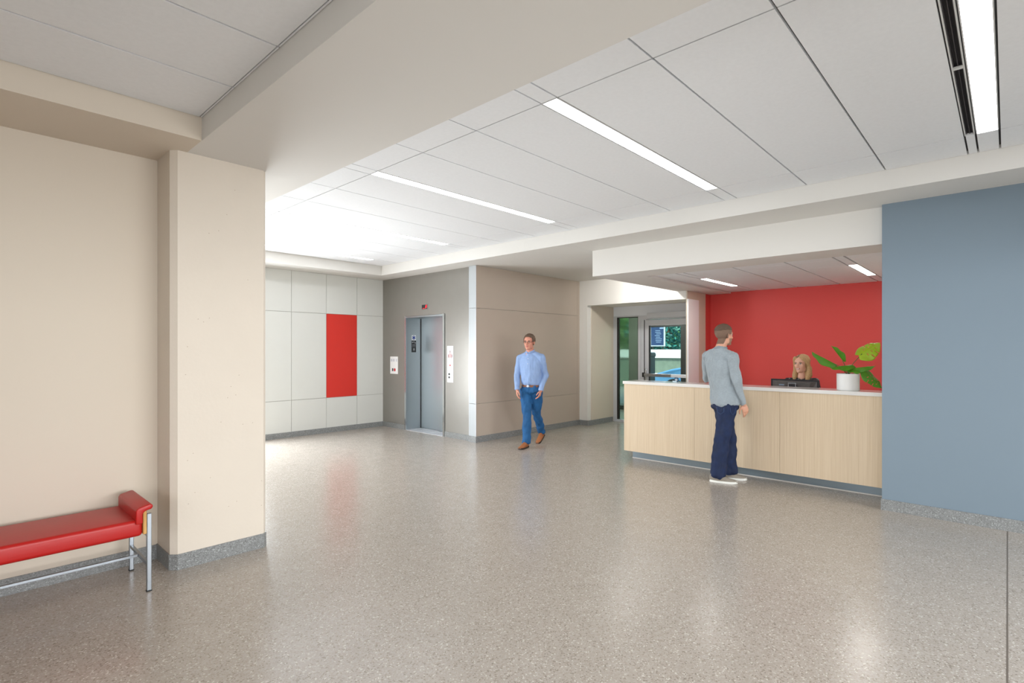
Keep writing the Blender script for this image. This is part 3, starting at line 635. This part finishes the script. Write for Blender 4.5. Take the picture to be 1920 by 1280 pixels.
def flesh(name, bm, mats, parent, voxel, smooth=3, disp=0, dscale=.06, paint=None, dstrength=None):
    """fuse the overlapping volumes into one continuous skin"""
    bmesh.ops.recalc_face_normals(bm, faces=bm.faces)
    me = bpy.data.meshes.new(name+'_src'); bm.to_mesh(me); bm.free()
    tmp = bpy.data.objects.new(name+'_src', me); COL.objects.link(tmp)
    r = tmp.modifiers.new('r', 'REMESH'); r.mode = 'VOXEL'; r.voxel_size = voxel
    s_ = tmp.modifiers.new('s', 'SMOOTH'); s_.iterations = smooth; s_.factor = .5
    dg = bpy.context.evaluated_depsgraph_get(); dg.update()
    nm = bpy.data.meshes.new_from_object(tmp.evaluated_get(dg)); nm.name = name
    bpy.data.objects.remove(tmp)
    if disp:
        cs = [v.co.copy() for v in nm.vertices]; ns = [v.normal.copy() for v in nm.vertices]; out = []
        for c_, n_ in zip(cs, ns):
            q = c_/dscale
            f = noise.noise(Vector((q.x, q.y, q.z*.55)))*.65 + noise.noise(Vector((q.x*2.3+5, q.y*2.3, q.z*1.1)))*.35
            out.extend(c_ + n_*(f*disp))
        nm.vertices.foreach_set('co', out); nm.update()
    nm.materials.clear()
    for m in mats: nm.materials.append(m)
    for p in nm.polygons:
        p.use_smooth = True
        if paint: p.material_index = paint(p.center)
        else: p.material_index = 0
    o = bpy.data.objects.new(name, nm); COL.objects.link(o); o.parent = parent
    return o
def hand(bm, wrist, d, palm_n, side, curl=.5, scale=1.0):
    """wrist position, direction d of the hand, palm normal, side=+1 thumb on +cross side"""
    w = Vector(wrist); d = Vector(d).normalized(); n = Vector(palm_n); n = (n-d*n.dot(d)).normalized(); s = d.cross(n)*side
    k = scale
    rot = Matrix((s, d, n)).transposed()
    bm_ell(bm, w+d*.045*k, .038*k, .052*k, .016*k, rot)
    bm_ell(bm, w+d*.065*k, .040*k, .030*k, .014*k, rot)
    for i, (off, ln) in enumerate(((.030, .074), (.010, .082), (-.010, .076), (-.029, .060))):
        b = w+d*(.080-.004*abs(i-1.2))*k+s*off*k; a0 = curl*(.35+.1*i); pts = [(b-d*.012*k, .0088*k)]; dirv = d
        for seg_, fr in enumerate((.45, .3, .25)):
            ang = a0*(1+.9*seg_); dirv = (d*math.cos(ang)+n*math.sin(ang)).normalized()
            b = b+dirv*ln*fr*k; pts.append((b, (.0082-.0009*seg_)*k))
        chain(bm, pts, 10)
    t0 = w+d*.022*k+s*.026*k+n*.004*k
    t1 = t0+(d*.55+s*.62+n*.3).normalized()*.036*k; t2 = t1+(d*.85+s*.2+n*.35).normalized()*.03*k; t3 = t2+(d*.95+n*.3).normalized()*.022*k
    chain(bm, [(t0, .013*k), (t1, .0105*k), (t2, .009*k), (t3, .0075*k)], 10)
def head_shape(bm, c, yaw, H=.235, female=False, tilt=0):
    """c: head centre; yaw: local rotation such that the face looks along +y rotated by yaw"""
    R = Matrix.Rotation(yaw, 3, 'Z') @ Matrix.Rotation(tilt, 3, 'X'); c = Vector(c); k = H/.235
    def P(x, y, z): return c+R@(Vector((x, y, z))*k)
    def E(x, y, z, a, b, d, rx=0):
        bm_ell(bm, P(x, y, z), a*k, b*k, d*k, R@Matrix.Rotation(rx, 3, 'X'), 24, 16)
    j = .93 if female else 1
    E(0, -.022, .032, .076, .092, .085)               # cranium
    E(0, .018, .030, .070, .070, .072)                # forehead
    E(0, .030, -.032, .061*j, .060, .068)             # mid face
    E(0, .038, -.078, .044*j, .045, .036)             # jaw
    E(0, .068, -.098, .021*j, .021, .017)             # chin
    for sx in (-1, 1):
        E(sx*.034, .052, -.022, .026, .024, .024)     # cheek
        E(sx*.028, .074, .020, .021, .013, .007)      # brow
        E(sx*.077, -.006, -.012, .008, .018, .030)    # ear
        E(sx*.082, -.012, .002, .006, .014, .016)
        E(sx*.041*j, .010, -.062, .020*j, .042, .036) # jaw angle
    bm_cyl(bm, P(0, .078, .010), P(0, .102, -.030), .009*k, .013*k, 12)
    E(0, .101, -.031, .013, .013, .010)
    for sx in (-1, 1): E(sx*.012, .092, -.035, .008, .010, .007)
    E(0, .086, -.057, .022, .009, .006); E(0, .084, -.066, .018, .009, .0065)
    return P, R, k
def eyes(parent, P, R, k, iris=(80, 90, 90)):
    me_w = mat('eye_white', (225, 222, 216), .2); me_i = mat('iris_%d' % iris[0], iris, .15); me_l = mat('lash', (52, 38, 30), .7)
    for sx in (-1, 1):
        bm = bmesh.new(); bm_ell(bm, P(sx*.030, .0735, .003), .0120*k, .0105*k, .0068*k, R, 16, 12)
        o = link('eye', bm, me_w, parent, smooth=True)
        bm = bmesh.new(); bm_ell(bm, P(sx*.030, .0828, .003), .0055*k, .0026*k, .0056*k, R, 14, 10); link('iris', bm, me_i, o, smooth=True)
        bm = bmesh.new(); bm_tube(bm, [P(sx*(.015), .083, .018), P(sx*.030, .0885, .0235), P(sx*.047, .078, .018)], [.0026*k, .0034*k, .0018*k], 6)
        link('eyebrow', bm, me_l, parent, smooth=True)
        bm = bmesh.new(); bm_tube(bm, [P(sx*.018, .0795, .004), P(sx*.024, .084, .0095), P(sx*.033, .0845, .010), P(sx*.042, .078, .005)], [.0010*k, .0016*k, .0016*k, .0010*k], 6)
        link('upper_lashes', bm, me_l, parent, smooth=True)
def hair_shell(name, parent, P, R, k, m, cutf, grow=.007, extra=None, voxel=.004, rough_=.0015):
    """hair as a thin fitted shell over the cranium, cut along the hairline"""
    bm = bmesh.new()
    cc = P(0, -.014, .034)
    bmesh.ops.create_uvsphere(bm, u_segments=64, v_segments=48, radius=1)
    for v in bm.verts:
        q = v.co.copy(); x, y, z = q.x*(.076+grow), q.y*(.098+grow), q.z*(.087+grow)
        if z < -.02: y *= 1-.25*min(1, (-z-.02)/.06) if y < 0 else 1
        v.co = Vector((x, y-.014, z+.034))
    dele = [f for f in bm.faces if cutf(f.calc_center_median())]
    bmesh.ops.delete(bm, geom=dele, context='FACES')
    for v in bm.verts:
        nz = noise.noise(v.co*90)*rough_
        v.co = v.co*(1+nz/.09)
        v.co = P(*v.co)
    o = link(name, bm, m, parent, smooth=True)
    s_ = o.modifiers.new('solid', 'SOLIDIFY'); s_.thickness = .006; s_.offset = -1
    return o
M_skin = mat('skin', (206, 152, 126), .5, sss=.08); M_skin2 = mat('skin_pink', (204, 142, 120), .5, sss=.08); M_skinf = mat('skin_fair', (222, 170, 146), .48, sss=.08)
M_lip = mat('lips', (190, 112, 102), .45); M_teeth = mat('teeth', (236, 230, 220), .3); M_stub = mat('stubble', (150, 116, 96), .7)
M_hairb = mat('hair_brown', (96, 77, 62), .7, bump=.8, bscale=350); M_hairfade = mat('hair_short', (120, 96, 80), .8, bump=.6, bscale=500)
M_hairblond = mat('hair_blond', (184, 148, 102), .5, bump=.5, bscale=60, var=.35, vscale=30, stretch=(12, 12, 1)); M_hairroot = mat('hair_blond_root', (120, 90, 62), .6, bump=.5, bscale=90)
M_heather = mat('heather_grey_knit', (146, 156, 162), .85, bump=.3, bscale=300, var=.06, vscale=60, sheen=.2)
M_denimd = mat('dark_denim', (15, 33, 68), .8, bump=.3, bscale=400, var=.25, vscale=12)
M_denim = mat('blue_denim', (24, 86, 138), .8, bump=.3, bscale=400, var=.2, vscale=9)
M_stitch = mat('denim_stitch', (52, 74, 112), .8)
M_shirt = mat('light_blue_cotton', (138, 164, 206), .75, bump=.2, bscale=300, var=.04, vscale=20)
M_canvas = mat('taupe_canvas', (142, 134, 122), .8, bump=.3, bscale=300); M_sole = mat('white_sole', (226, 226, 220), .6)
M_leather = mat('tan_leather', (158, 96, 52), .5); M_soled = mat('dark_sole', (46, 36, 30), .6); M_belt = mat('brown_belt', (140, 92, 62), .5)

def shoe(parent, name, heel, toe, z, pitch, m_up, m_sole, L=.29, yoff=0):
    heel = Vector(heel); toe = Vector(toe); f = (toe-heel).normalized(); ang = math.atan2(f.y, f.x)
    Mx = Matrix.Translation(Vector((heel.x, heel.y, z))) @ Matrix.Rotation(ang, 4, 'Z') @ Matrix.Rotation(pitch, 4, 'Y')
    # sole outline
    out = []
    N = 28
    def wid(u): return .030+.016*math.sin(PI*min(1, max(0, u-.15)/.85))**.7+.004*math.cos(u*6)
    ptsL = []; ptsR = []
    for i in range(N+1):
        u = i/N; w_ = wid(u)
        if u < .08: w_ *= math.sqrt(max(0, 1-((.08-u)/.08)**2))*.98+.02
        if u > .86: w_ *= math.sqrt(max(0, 1-((u-.86)/.14)**2))*.98+.02
        ptsL.append((u*L, w_)); ptsR.append((u*L, -w_))
    poly = ptsL+ptsR[::-1]
    bm = bmesh.new(); a = [bm.verts.new((x, y, .0+.012*max(0, x/L-.8)*2)) for x, y in poly]; b = [bm.verts.new((x*.995, y, .026-.006*math.sin(PI*x/L)+.012*max(0, x/L-.8)*2)) for x, y in poly]
    bm.faces.new(a[::-1]); bm.faces.new(b)
    n = len(poly)
    for i in range(n): bm.faces.new((a[i], a[(i+1) % n], b[(i+1) % n], b[i]))
    bmesh.ops.remove_doubles(bm, verts=bm.verts, dist=.0005)
    up = bmesh.new(); prev = None
    hs = [(0, .06), (.03, .085), (.12, .098), (.25, .1), (.36, .098), (.48, .082), (.62, .064), (.78, .050), (.9, .044), (.97, .034), (1, .02)]
    for u, h in hs:
        w_ = wid(u)*.95
        if u < .06: w_ *= .55+u*6
        if u > .86: w_ *= math.sqrt(max(.02, 1-((u-.86)/.15)**2))
        R = [up.verts.new((u*L*.99+.002, w_*math.cos(PI*k/12), .018+(h-.018)*max(0, math.sin(PI*k/12))**.75)) for k in range(13)]
        if prev:
            for k in range(12): up.faces.new((prev[k], prev[k+1], R[k+1], R[k]))
            up.faces.new((prev[12], prev[0], R[0], R[12]))
        else: up.faces.new(R)
        prev = R
    up.faces.new(prev[::-1])
    up.transform(Mx); bm.transform(Mx)
    o = link(name, up, m_up, parent, smooth=True)
    link('sole', bm, m_sole, o)
    return o
def V(*a): return Vector(a)

# --- the man at the counter; local x = to the right of the view, y = away from it
Y0 = rad(21.5-90)
p = thing('person', 'man seen from behind in grey long-sleeved top and dark jeans leaning at the reception counter', 'person', (6.12, 2.38, 0), Y0)
hb = rad(-52)     # head turned right
bm = bmesh.new()
P, R, K = head_shape(bm, (.004, .0, 1.664), hb, .238)
chain(bm, [((-.012, -.012, 1.60), .056), ((-.03, -.012, 1.535), .058), ((-.045, 0, 1.48), .07)])
ring_loft(bm, [((-.045, 0, 1.43), .15, .085, rad(-45)), ((-.045, 0, 1.3), .14, .09, rad(-45)), ((-.02, 0, 1.1), .12, .085, rad(-48)), ((.01, 0, .95), .13, .09, rad(-55))])
RS, RE, RW = (.085, -.13, 1.415), (.135, -.125, 1.135), (.205, -.085, .885)
LS, LE, LW_ = (-.18, .125, 1.415), (-.195, .275, 1.15), (-.03, .40, 1.122)
chain(bm, [(RS, .045), (RE, .036), (RW, .026)]); chain(bm, [(LS, .045), (LE, .036), (LW_, .026)])
for hip, kn, an in (((.05, -.07, .9), (-.035, -.085, .48), (-.065, -.095, .09)), ((-.03, .07, .9), (.055, .085, .48), (.055, .105, .09))):
    chain(bm, [(hip, .075), (kn, .05), (an, .036)])
hand(bm, RW, (.28, .12, -1), (-.5, .85, 0), -1, .75)
hand(bm, LW_, (.95, .25, -.12), (0, 0, -1), 1, .25)
RI = R.inverted()
def paintA(c):
    q = (RI@(c-Vector((.004, 0, 1.664))))/K
    if c.z > 1.5 and q.y < -.012-.5*max(0, -q.z-.03) and q.z > -.098 and q.z < .03: return 2
    if c.z > 1.5 and q.z < -.035 and q.y > .02 and abs(q.x) < .075 and not (q.z > -.085 and q.y > .078 and abs(q.x) < .02): return 1
    return 0
flesh('body', bm, [M_skin, M_stub, M_hairfade], p, .0045, 2, paint=paintA)
eyes(p, P, R, K)
hair_shell('hair', p, P, R, K, M_hairfade, lambda c: (c.z < -.055) or (c.y > .066 and c.z < .078) or (c.y > .02 and c.z < .012) or (abs(c.x) > .062 and c.z < -.005 and c.y > -.03), .0035)
hair_shell('hair_top', p, P, R, K, M_hairb, lambda c: c.z < .066-.25*min(0, c.y)*-.5 or (c.y > .074 and c.z < .095), .009, rough_=.004)
bm = bmesh.new()
ring_loft(bm, [((-.05, .0, 1.475), .085, .062, rad(-45)), ((-.05, 0, 1.445), .165, .085, rad(-45)), ((-.05, -.005, 1.38), .185, .112, rad(-45)), ((-.05, 0, 1.28), .172, .118, rad(-45)), ((-.035, 0, 1.15), .155, .112, rad(-47)), ((-.01, 0, 1.03), .152, .112, rad(-50)), ((.010, 0, .93), .182, .142, rad(-54)), ((.014, 0, .895), .186, .146, rad(-56)), ((.014, 0, .88), .186, .146, rad(-56))], 28)
chain(bm, [((-.02, -.045, 1.47), .055), (RS, .062), (RE, .048), ((.198, -.088, .905), .037)], 16)
chain(bm, [((-.09, .04, 1.47), .055), (LS, .062), (LE, .05), ((-.06, .385, 1.132), .034)], 16)
chain(bm, [((-.035, -.012, 1.505), .064), ((-.045, 0, 1.47), .08)])
flesh('sweater', bm, [M_heather], p, .0065, 4, disp=.024, dscale=.085)
# neckline band, cuffs and hem band
bm = bmesh.new()
def ring_pts(c, a, b, yaw, n=28, tiltx=0, tilty=0):
    out = []
    for k in range(n+1):
        u, v = a*math.cos(2*PI*k/n), b*math.sin(2*PI*k/n); x = u*math.cos(yaw)-v*math.sin(yaw); y = u*math.sin(yaw)+v*math.cos(yaw)
        out.append(Vector(c)+Vector((x, y, tiltx*x+tilty*y)))
    return out
bm_tube(bm, ring_pts((-.034, -.012, 1.516), .061, .060, 0, tilty=-.1), .013, 10); link('collar', bm, mat('knit_rib', (134, 144, 151), .85), p, smooth=True)
bm = bmesh.new()
ring_loft(bm, [((.014, 0, .94), .156, .116, rad(-56)), ((.014, 0, .89), .170, .132, rad(-58)), ((.012, 0, .84), .172, .138, rad(-60))], 24)
for side, (hip, kn, an) in enumerate((((.045, -.068, .86), (-.025, -.088, .47), (-.058, -.098, .11)), ((-.022, .072, .86), (.055, .085, .47), (.06, .11, .12)))):
    hip, kn, an = Vector(hip), Vector(kn), Vector(an)
    ring_loft(bm, [(hip+V(0, 0, .03), .106, .100, 0), (hip.lerp(kn, .35), .100, .095, 0), (kn, .082, .078, 0), (kn.lerp(an, .4), .080, .074, 0), (kn.lerp(an, .85), .083, .076, 0), (an+V(0, 0, -.04), .088, .078, 0)], 24)
jeans = flesh('jeans', bm, [M_denimd], p, .0065, 4, disp=.024, dscale=.07)
# back pocket outline stitched on the seat
def on(x, z): return Vector((x, -.175+.9*(x-.02)**2*8*.3, z))
for (x0_, x1_) in ((-.075, .0), (.065, .12)):
    bm = bmesh.new()
    pts = [(x0_, .85), (x0_+.004, .80), ((x0_+x1_)/2, .775), (x1_-.004, .80), (x1_, .85)]
    bm_tube(bm, [on(*q) for q in pts], .002, 6); link('pocket_stitching', bm, M_stitch, p)
shoe(p, 'shoe', (-.155, -.10, 0), (.13, -.135, 0), 0, 0, M_canvas, M_sole, .30)
shoe(p, 'shoe', (-.035, .115, 0), (.2, .085, 0), 0, 0, M_canvas, M_sole, .285)

# --- the walking man, coming towards the viewer
Y1 = rad(40.9-90)
p = thing('person', 'walking man with glasses in light blue shirt, belt, blue jeans and tan shoes', 'person', (6.27, 5.44, 0), Y1)
hb = rad(180-22); tb = rad(180-25)
bm = bmesh.new(); hc = (-.028, -.045, 1.612)
P, R, K = head_shape(bm, hc, hb, .245)
chain(bm, [((-.02, -.02, 1.54), .058), ((-.015, -.01, 1.47), .062), ((-.01, 0, 1.42), .075)])
ring_loft(bm, [((-.005, 0, 1.37), .15, .085, tb), ((-.005, 0, 1.24), .14, .095, tb), ((0, 0, 1.08), .12, .09, tb), ((0, 0, .93), .13, .09, tb)])
RS, RE, RW = (-.170, .075, 1.365), (-.222, .045, 1.10), (-.215, -.075, .875)
LS, LE, LWr = (.165, -.07, 1.365), (.222, -.02, 1.10), (.150, -.145, .87)
chain(bm, [(RS, .045), (RE, .036), (RW, .026)]); chain(bm, [(LS, .045), (LE, .036), (LWr, .026)])
legs = (((-.085, .03, .88), (-.06, -.10, .48), (-.07, -.165, .10)), ((.085, -.03, .88), (.085, .10, .49), (.175, .34, .17)))
for hip, kn, an in legs: chain(bm, [(hip, .075), (kn, .05), (an, .036)])
hand(bm, RW, (0, -.3, -1), (.9, .1, 0), 1, .85)
hand(bm, LWr, (-.25, -.25, -1), (-.8, .2, 0), -1, .85)
flesh('body', bm, [M_skin2, M_lip], p, .0045, 2, paint=lambda c: 1 if c.z > 1.45 and (lambda q: q.y > .086 and -.074 < q.z < -.05 and abs(q.x) < .022)((R.inverted()@(c-Vector(hc)))/K) else 0)
eyes(p, P, R, K)
hair_shell('hair', p, P, R, K, M_hairb, lambda c: (c.z < -.05) or (c.y > .05 and c.z < .072) or (c.y > -.005 and c.z < .01) or (c.y > .07 and c.z < .085), .011, rough_=.004)
g = bmesh.new()
for sx in (-1, 1):
    pts = [P(sx*.031+.022*math.cos(a), .094, .0+.014*math.sin(a)) for a in [2*PI*i/16 for i in range(17)]]
    bm_tube(g, pts, .0016, 6); bm_tube(g, [P(sx*.053, .094, .004), P(sx*.079, .06, .004), P(sx*.084, -.005, .006)], .0016, 6)
bm_tube(g, [P(-.009, .095, .002), P(.009, .095, .002)], .0016, 6)
link('glasses', g, mat('spectacle_frame', (52, 38, 34), .4), p, smooth=True)
bm = bmesh.new()
ring_loft(bm, [((-.01, 0, 1.43), .08, .062, tb), ((-.01, 0, 1.395), .155, .085, tb), ((-.005, 0, 1.32), .178, .112, tb), ((-.005, -.01, 1.20), .172, .125, tb), ((0, -.015, 1.08), .166, .128, tb), ((0, -.012, .99), .160, .120, tb), ((0, -.005, .955), .150, .110, tb)], 28)
chain(bm, [((-.015, -.005, 1.458), .064), ((-.01, 0, 1.42), .08)]); chain(bm, [((-.07, .03, 1.415), .055), (RS, .062), (RE, .050), ((-.215, -.062, .90), .038)], 16)
chain(bm, [((.06, -.03, 1.415), .055), (LS, .062), (LE, .050), ((.156, -.132, .895), .038)], 16)
flesh('shirt', bm, [M_shirt], p, .0065, 4, disp=.017, dscale=.07)
fw = Matrix.Rotation(tb, 3, 'Z')
bm = bmesh.new()
for sx in (-1, 1):
    pts = [Vector((-.012, -.005, 1.463))+fw@Vector(q) for q in ((sx*.005, .072, -.02), (sx*.04, .052, .0), (sx*.062, .0, .022), (sx*.045, -.045, .03), (0, -.06, .032))]
    bm_tube(bm, pts, [.013, .014, .013, .012, .012], 8)
link('shirt_collar', bm, mat('collar_blue', (140, 166, 208), .75), p, smooth=True)
for z in (1.36, 1.28, 1.20, 1.12, 1.04):
    bm = bmesh.new(); bm_ell(bm, Vector((0, -.008, z))+fw@Vector((0, .122 if z < 1.3 else .108, 0)), .006, .006, .006, u=10, v=8); link('shirt_button', bm, M_plasticw, p, smooth=True)
for c, ax in (((-.215, -.066, .892), (0, -.3, -1)), ((.153, -.138, .888), (-.1, -.2, -1))):
    bm = bmesh.new(); a = Vector(ax).normalized(); bm_cyl(bm, Vector(c)-a*.022, Vector(c)+a*.02, .041, .040, 24); link('cuff', bm, mat('collar_blue', (140, 166, 208)), p, .004, smooth=True)
bm = bmesh.new()
for zz in (0, 1, 2, 3): bm_tube(bm, ring_pts((0, -.002, .922+zz*.008), .147, .110, tb, 36), .0055, 6)
blt = link('belt', bm, M_belt, p, smooth=True)
bm = bmesh.new(); cpt = Vector((0, -.002, .934))+fw@Vector((0, .118, 0)); bm_ell(bm, cpt, .024, .006, .018, fw, 8, 6); link('buckle', bm, M_alu, blt)
bm = bmesh.new()
ring_loft(bm, [((0, 0, .945), .150, .114, tb), ((0, 0, .89), .156, .118, tb), ((0, 0, .84), .150, .112, tb)], 24)
for hip, kn, an in legs:
    hip, kn, an = Vector(hip)*1, Vector(kn), Vector(an); hip.z = .84
    ring_loft(bm, [(hip+V(0, 0, .03), .092, .092, 0), (hip.lerp(kn, .4), .088, .088, 0), (kn, .070, .072, 0), (kn.lerp(an, .5), .066, .068, 0), (an+V(0, 0, -.02), .066, .066, 0)], 24)
flesh('jeans', bm, [M_denim], p, .0065, 10, disp=.02, dscale=.065)
shoe(p, 'shoe', (-.05, -.115, 0), (-.155, -.33, 0), 0, 0, M_leather, M_soled, .285)
shoe(p, 'shoe', (.205, .40, 0), (.10, .17, 0), .105, rad(24), M_leather, M_soled, .285)

# --- the receptionist, seated behind the monitor
Y2 = rad(14.3-90)
RX, RY = 7.65, 1.965
p = thing('person', 'smiling woman with shoulder-length blond hair seated behind the black monitor', 'person', (RX, RY, 0), Y2)
hb = rad(180-30); tb = rad(180-8); hc = (.0, -.02, 1.312)
bm = bmesh.new()
P, R, K = head_shape(bm, hc, hb, .238, True)
chain(bm, [((.005, .0, 1.25), .045), ((.005, .01, 1.19), .044), ((.005, .02, 1.14), .055)])
ring_loft(bm, [((.0, .02, 1.10), .125, .062, tb), ((0, .02, 1.0), .125, .08, tb), ((0, .03, .8), .11, .08, tb), ((0, .04, .6), .14, .11, tb), ((0, .04, .53), .15, .12, tb)])
RS, RE, RW = (-.155, .02, 1.08), (-.20, -.06, .84), (-.11, -.25, .775)
LS, LE, LWr = (.155, .02, 1.08), (.20, -.06, .84), (.11, -.25, .775)
chain(bm, [(RS, .040), (RE, .033), (RW, .024)]); chain(bm, [(LS, .040), (LE, .033), (LWr, .024)])
hand(bm, RW, (.15, -1, -.05), (0, 0, -1), 1, .3, .9); hand(bm, LWr, (-.15, -1, -.05), (0, 0, -1), -1, .3, .9)
for sx in (-1, 1): chain(bm, [((sx*.09, .02, .56), .075), ((sx*.10, -.40, .53), .055), ((sx*.10, -.42, .1), .038), ((sx*.10, -.52, .04), .03)])
def paintC(c):
    if c.z < 1.18: return 0
    q = (R.inverted()@(c-Vector(hc)))/K
    if q.y > .07 and abs(q.x) < .026:
        if -.0655 < q.z+7*q.x*q.x*-1 < -.059 and abs(q.x) < .018: return 2
        if -.072 < q.z-7*q.x*q.x < -.053 and abs(q.x) < .024: return 1
    return 0
flesh('body', bm, [M_skinf, M_lip, M_teeth], p, .0035, 5, paint=paintC)
eyes(p, P, R, K)
# hair: cap, then long locks on both sides joined to it
bm = bmesh.new()
def E2(x, y, z, a, b, c, rx=0): bm_ell(bm, P(x, y, z), a*K, b*K, c*K, R@Matrix.Rotation(rx, 3, 'X'), 24, 16)
E2(0, -.024, .042, .086, .096, .088)
E2(0, -.050, -.03, .082, .066, .105)
for sx in (-1, 1):
    E2(sx*.036, .046, .074, .040, .034, .020, .5)
    chain(bm, [(P(sx*.052, .05, .07), .028*K), (P(sx*.078, .022, .035), .022*K), (P(sx*.086, -.01, -.03), .024*K), (P(sx*.088, -.012, -.10), .030*K), (P(sx*.086, .006, -.16), .032*K), (P(sx*.080, .02, -.20), .022*K)])
    chain(bm, [(P(sx*.05, -.06, -.06), .045*K), (P(sx*.055, -.06, -.14), .045*K), (P(sx*.05, -.05, -.19), .03*K)])
flesh('hair', bm, [M_hairblond, M_hairroot], p, .005, 3, disp=.004, dscale=.03, paint=lambda c: 1 if (lambda q: abs(q.x-.02) < .016 and q.z > .085 and q.y > -.02)((R.inverted()@(c-Vector(hc)))/K) else 0)
bm = bmesh.new()
ring_loft(bm, [((.0, .02, 1.105), .125, .062, tb), ((.0, .015, 1.08), .158, .082, tb), ((0, .015, 1.0), .150, .10, tb), ((0, .02, .85), .13, .095, tb), ((0, .04, .62), .16, .12, tb), ((0, .04, .55), .165, .13, tb)], 24)
chain(bm, [((-.10, .02, 1.10), .035), (RS, .052), (RE, .044), (Vector(RE).lerp(Vector(RW), .35), .04)]); chain(bm, [((.10, .02, 1.10), .035), (LS, .052), (LE, .044), (Vector(LE).lerp(Vector(LWr), .35), .04)])
flesh('blouse', bm, [mat('patterned_black', (34, 36, 40), .7), mat('blouse_print', (120, 120, 116), .7)], p, .008, 3, disp=.006, paint=lambda c: 1 if noise.noise(c*38) > .32 else 0)
bm = bmesh.new()
for sx in (-1, 1): ring_loft(bm, [((sx*.09, .02, .60), .09, .12, 0), ((sx*.09, .0, .52), .085, .11, 0)]); chain(bm, [((sx*.09, .02, .56), .085), ((sx*.10, -.40, .535), .066), ((sx*.10, -.42, .14), .05)])
flesh('trousers', bm, [mat('black_trousers', (28, 29, 33), .8)], p, .01, 3)
for sx in (-1, 1): shoe(p, 'shoe', (sx*.10, -.38, 0), (sx*.10, -.62, 0), 0, 0, M_black, M_soled, .25)
# her chair
s = thing('office_chair', 'black swivel chair behind the desk under the seated receptionist', 'chair', (RX+.03, RY, 0), Y2)
boxes('seat', [(-.24, .24, -.22, .26, .42, .455)], M_black, s, .02, segs=3)
bm = bmesh.new(); bm_box(bm, -.2, .2, .27, .31, .52, .98); link('backrest', bm, M_black, s, .02, segs=3)
bm = bmesh.new(); bm_cyl(bm, (0, .03, .1), (0, .03, .42), .025); link('column', bm, M_alu, s, smooth=True)
bm = bmesh.new()
for k in range(5): bm_tube(bm, [(0, .03, .12), (.28*math.cos(k*1.257+.6), .03+.28*math.sin(k*1.257+.6), .07)], [.022, .014], 8)
link('base', bm, M_black, s)
for k in range(5):
    bm = bmesh.new(); bm_cyl(bm, (.28*math.cos(k*1.257+.6)-.015, .03+.28*math.sin(k*1.257+.6), .03), (.28*math.cos(k*1.257+.6)+.015, .03+.28*math.sin(k*1.257+.6), .03), .03); link('castor', bm, M_black, s)
bm = bmesh.new(); bm_tube(bm, [(0, .2, .44), (0, .3, .46), (0, .31, .6)], .015); link('back_bar', bm, M_black, s)
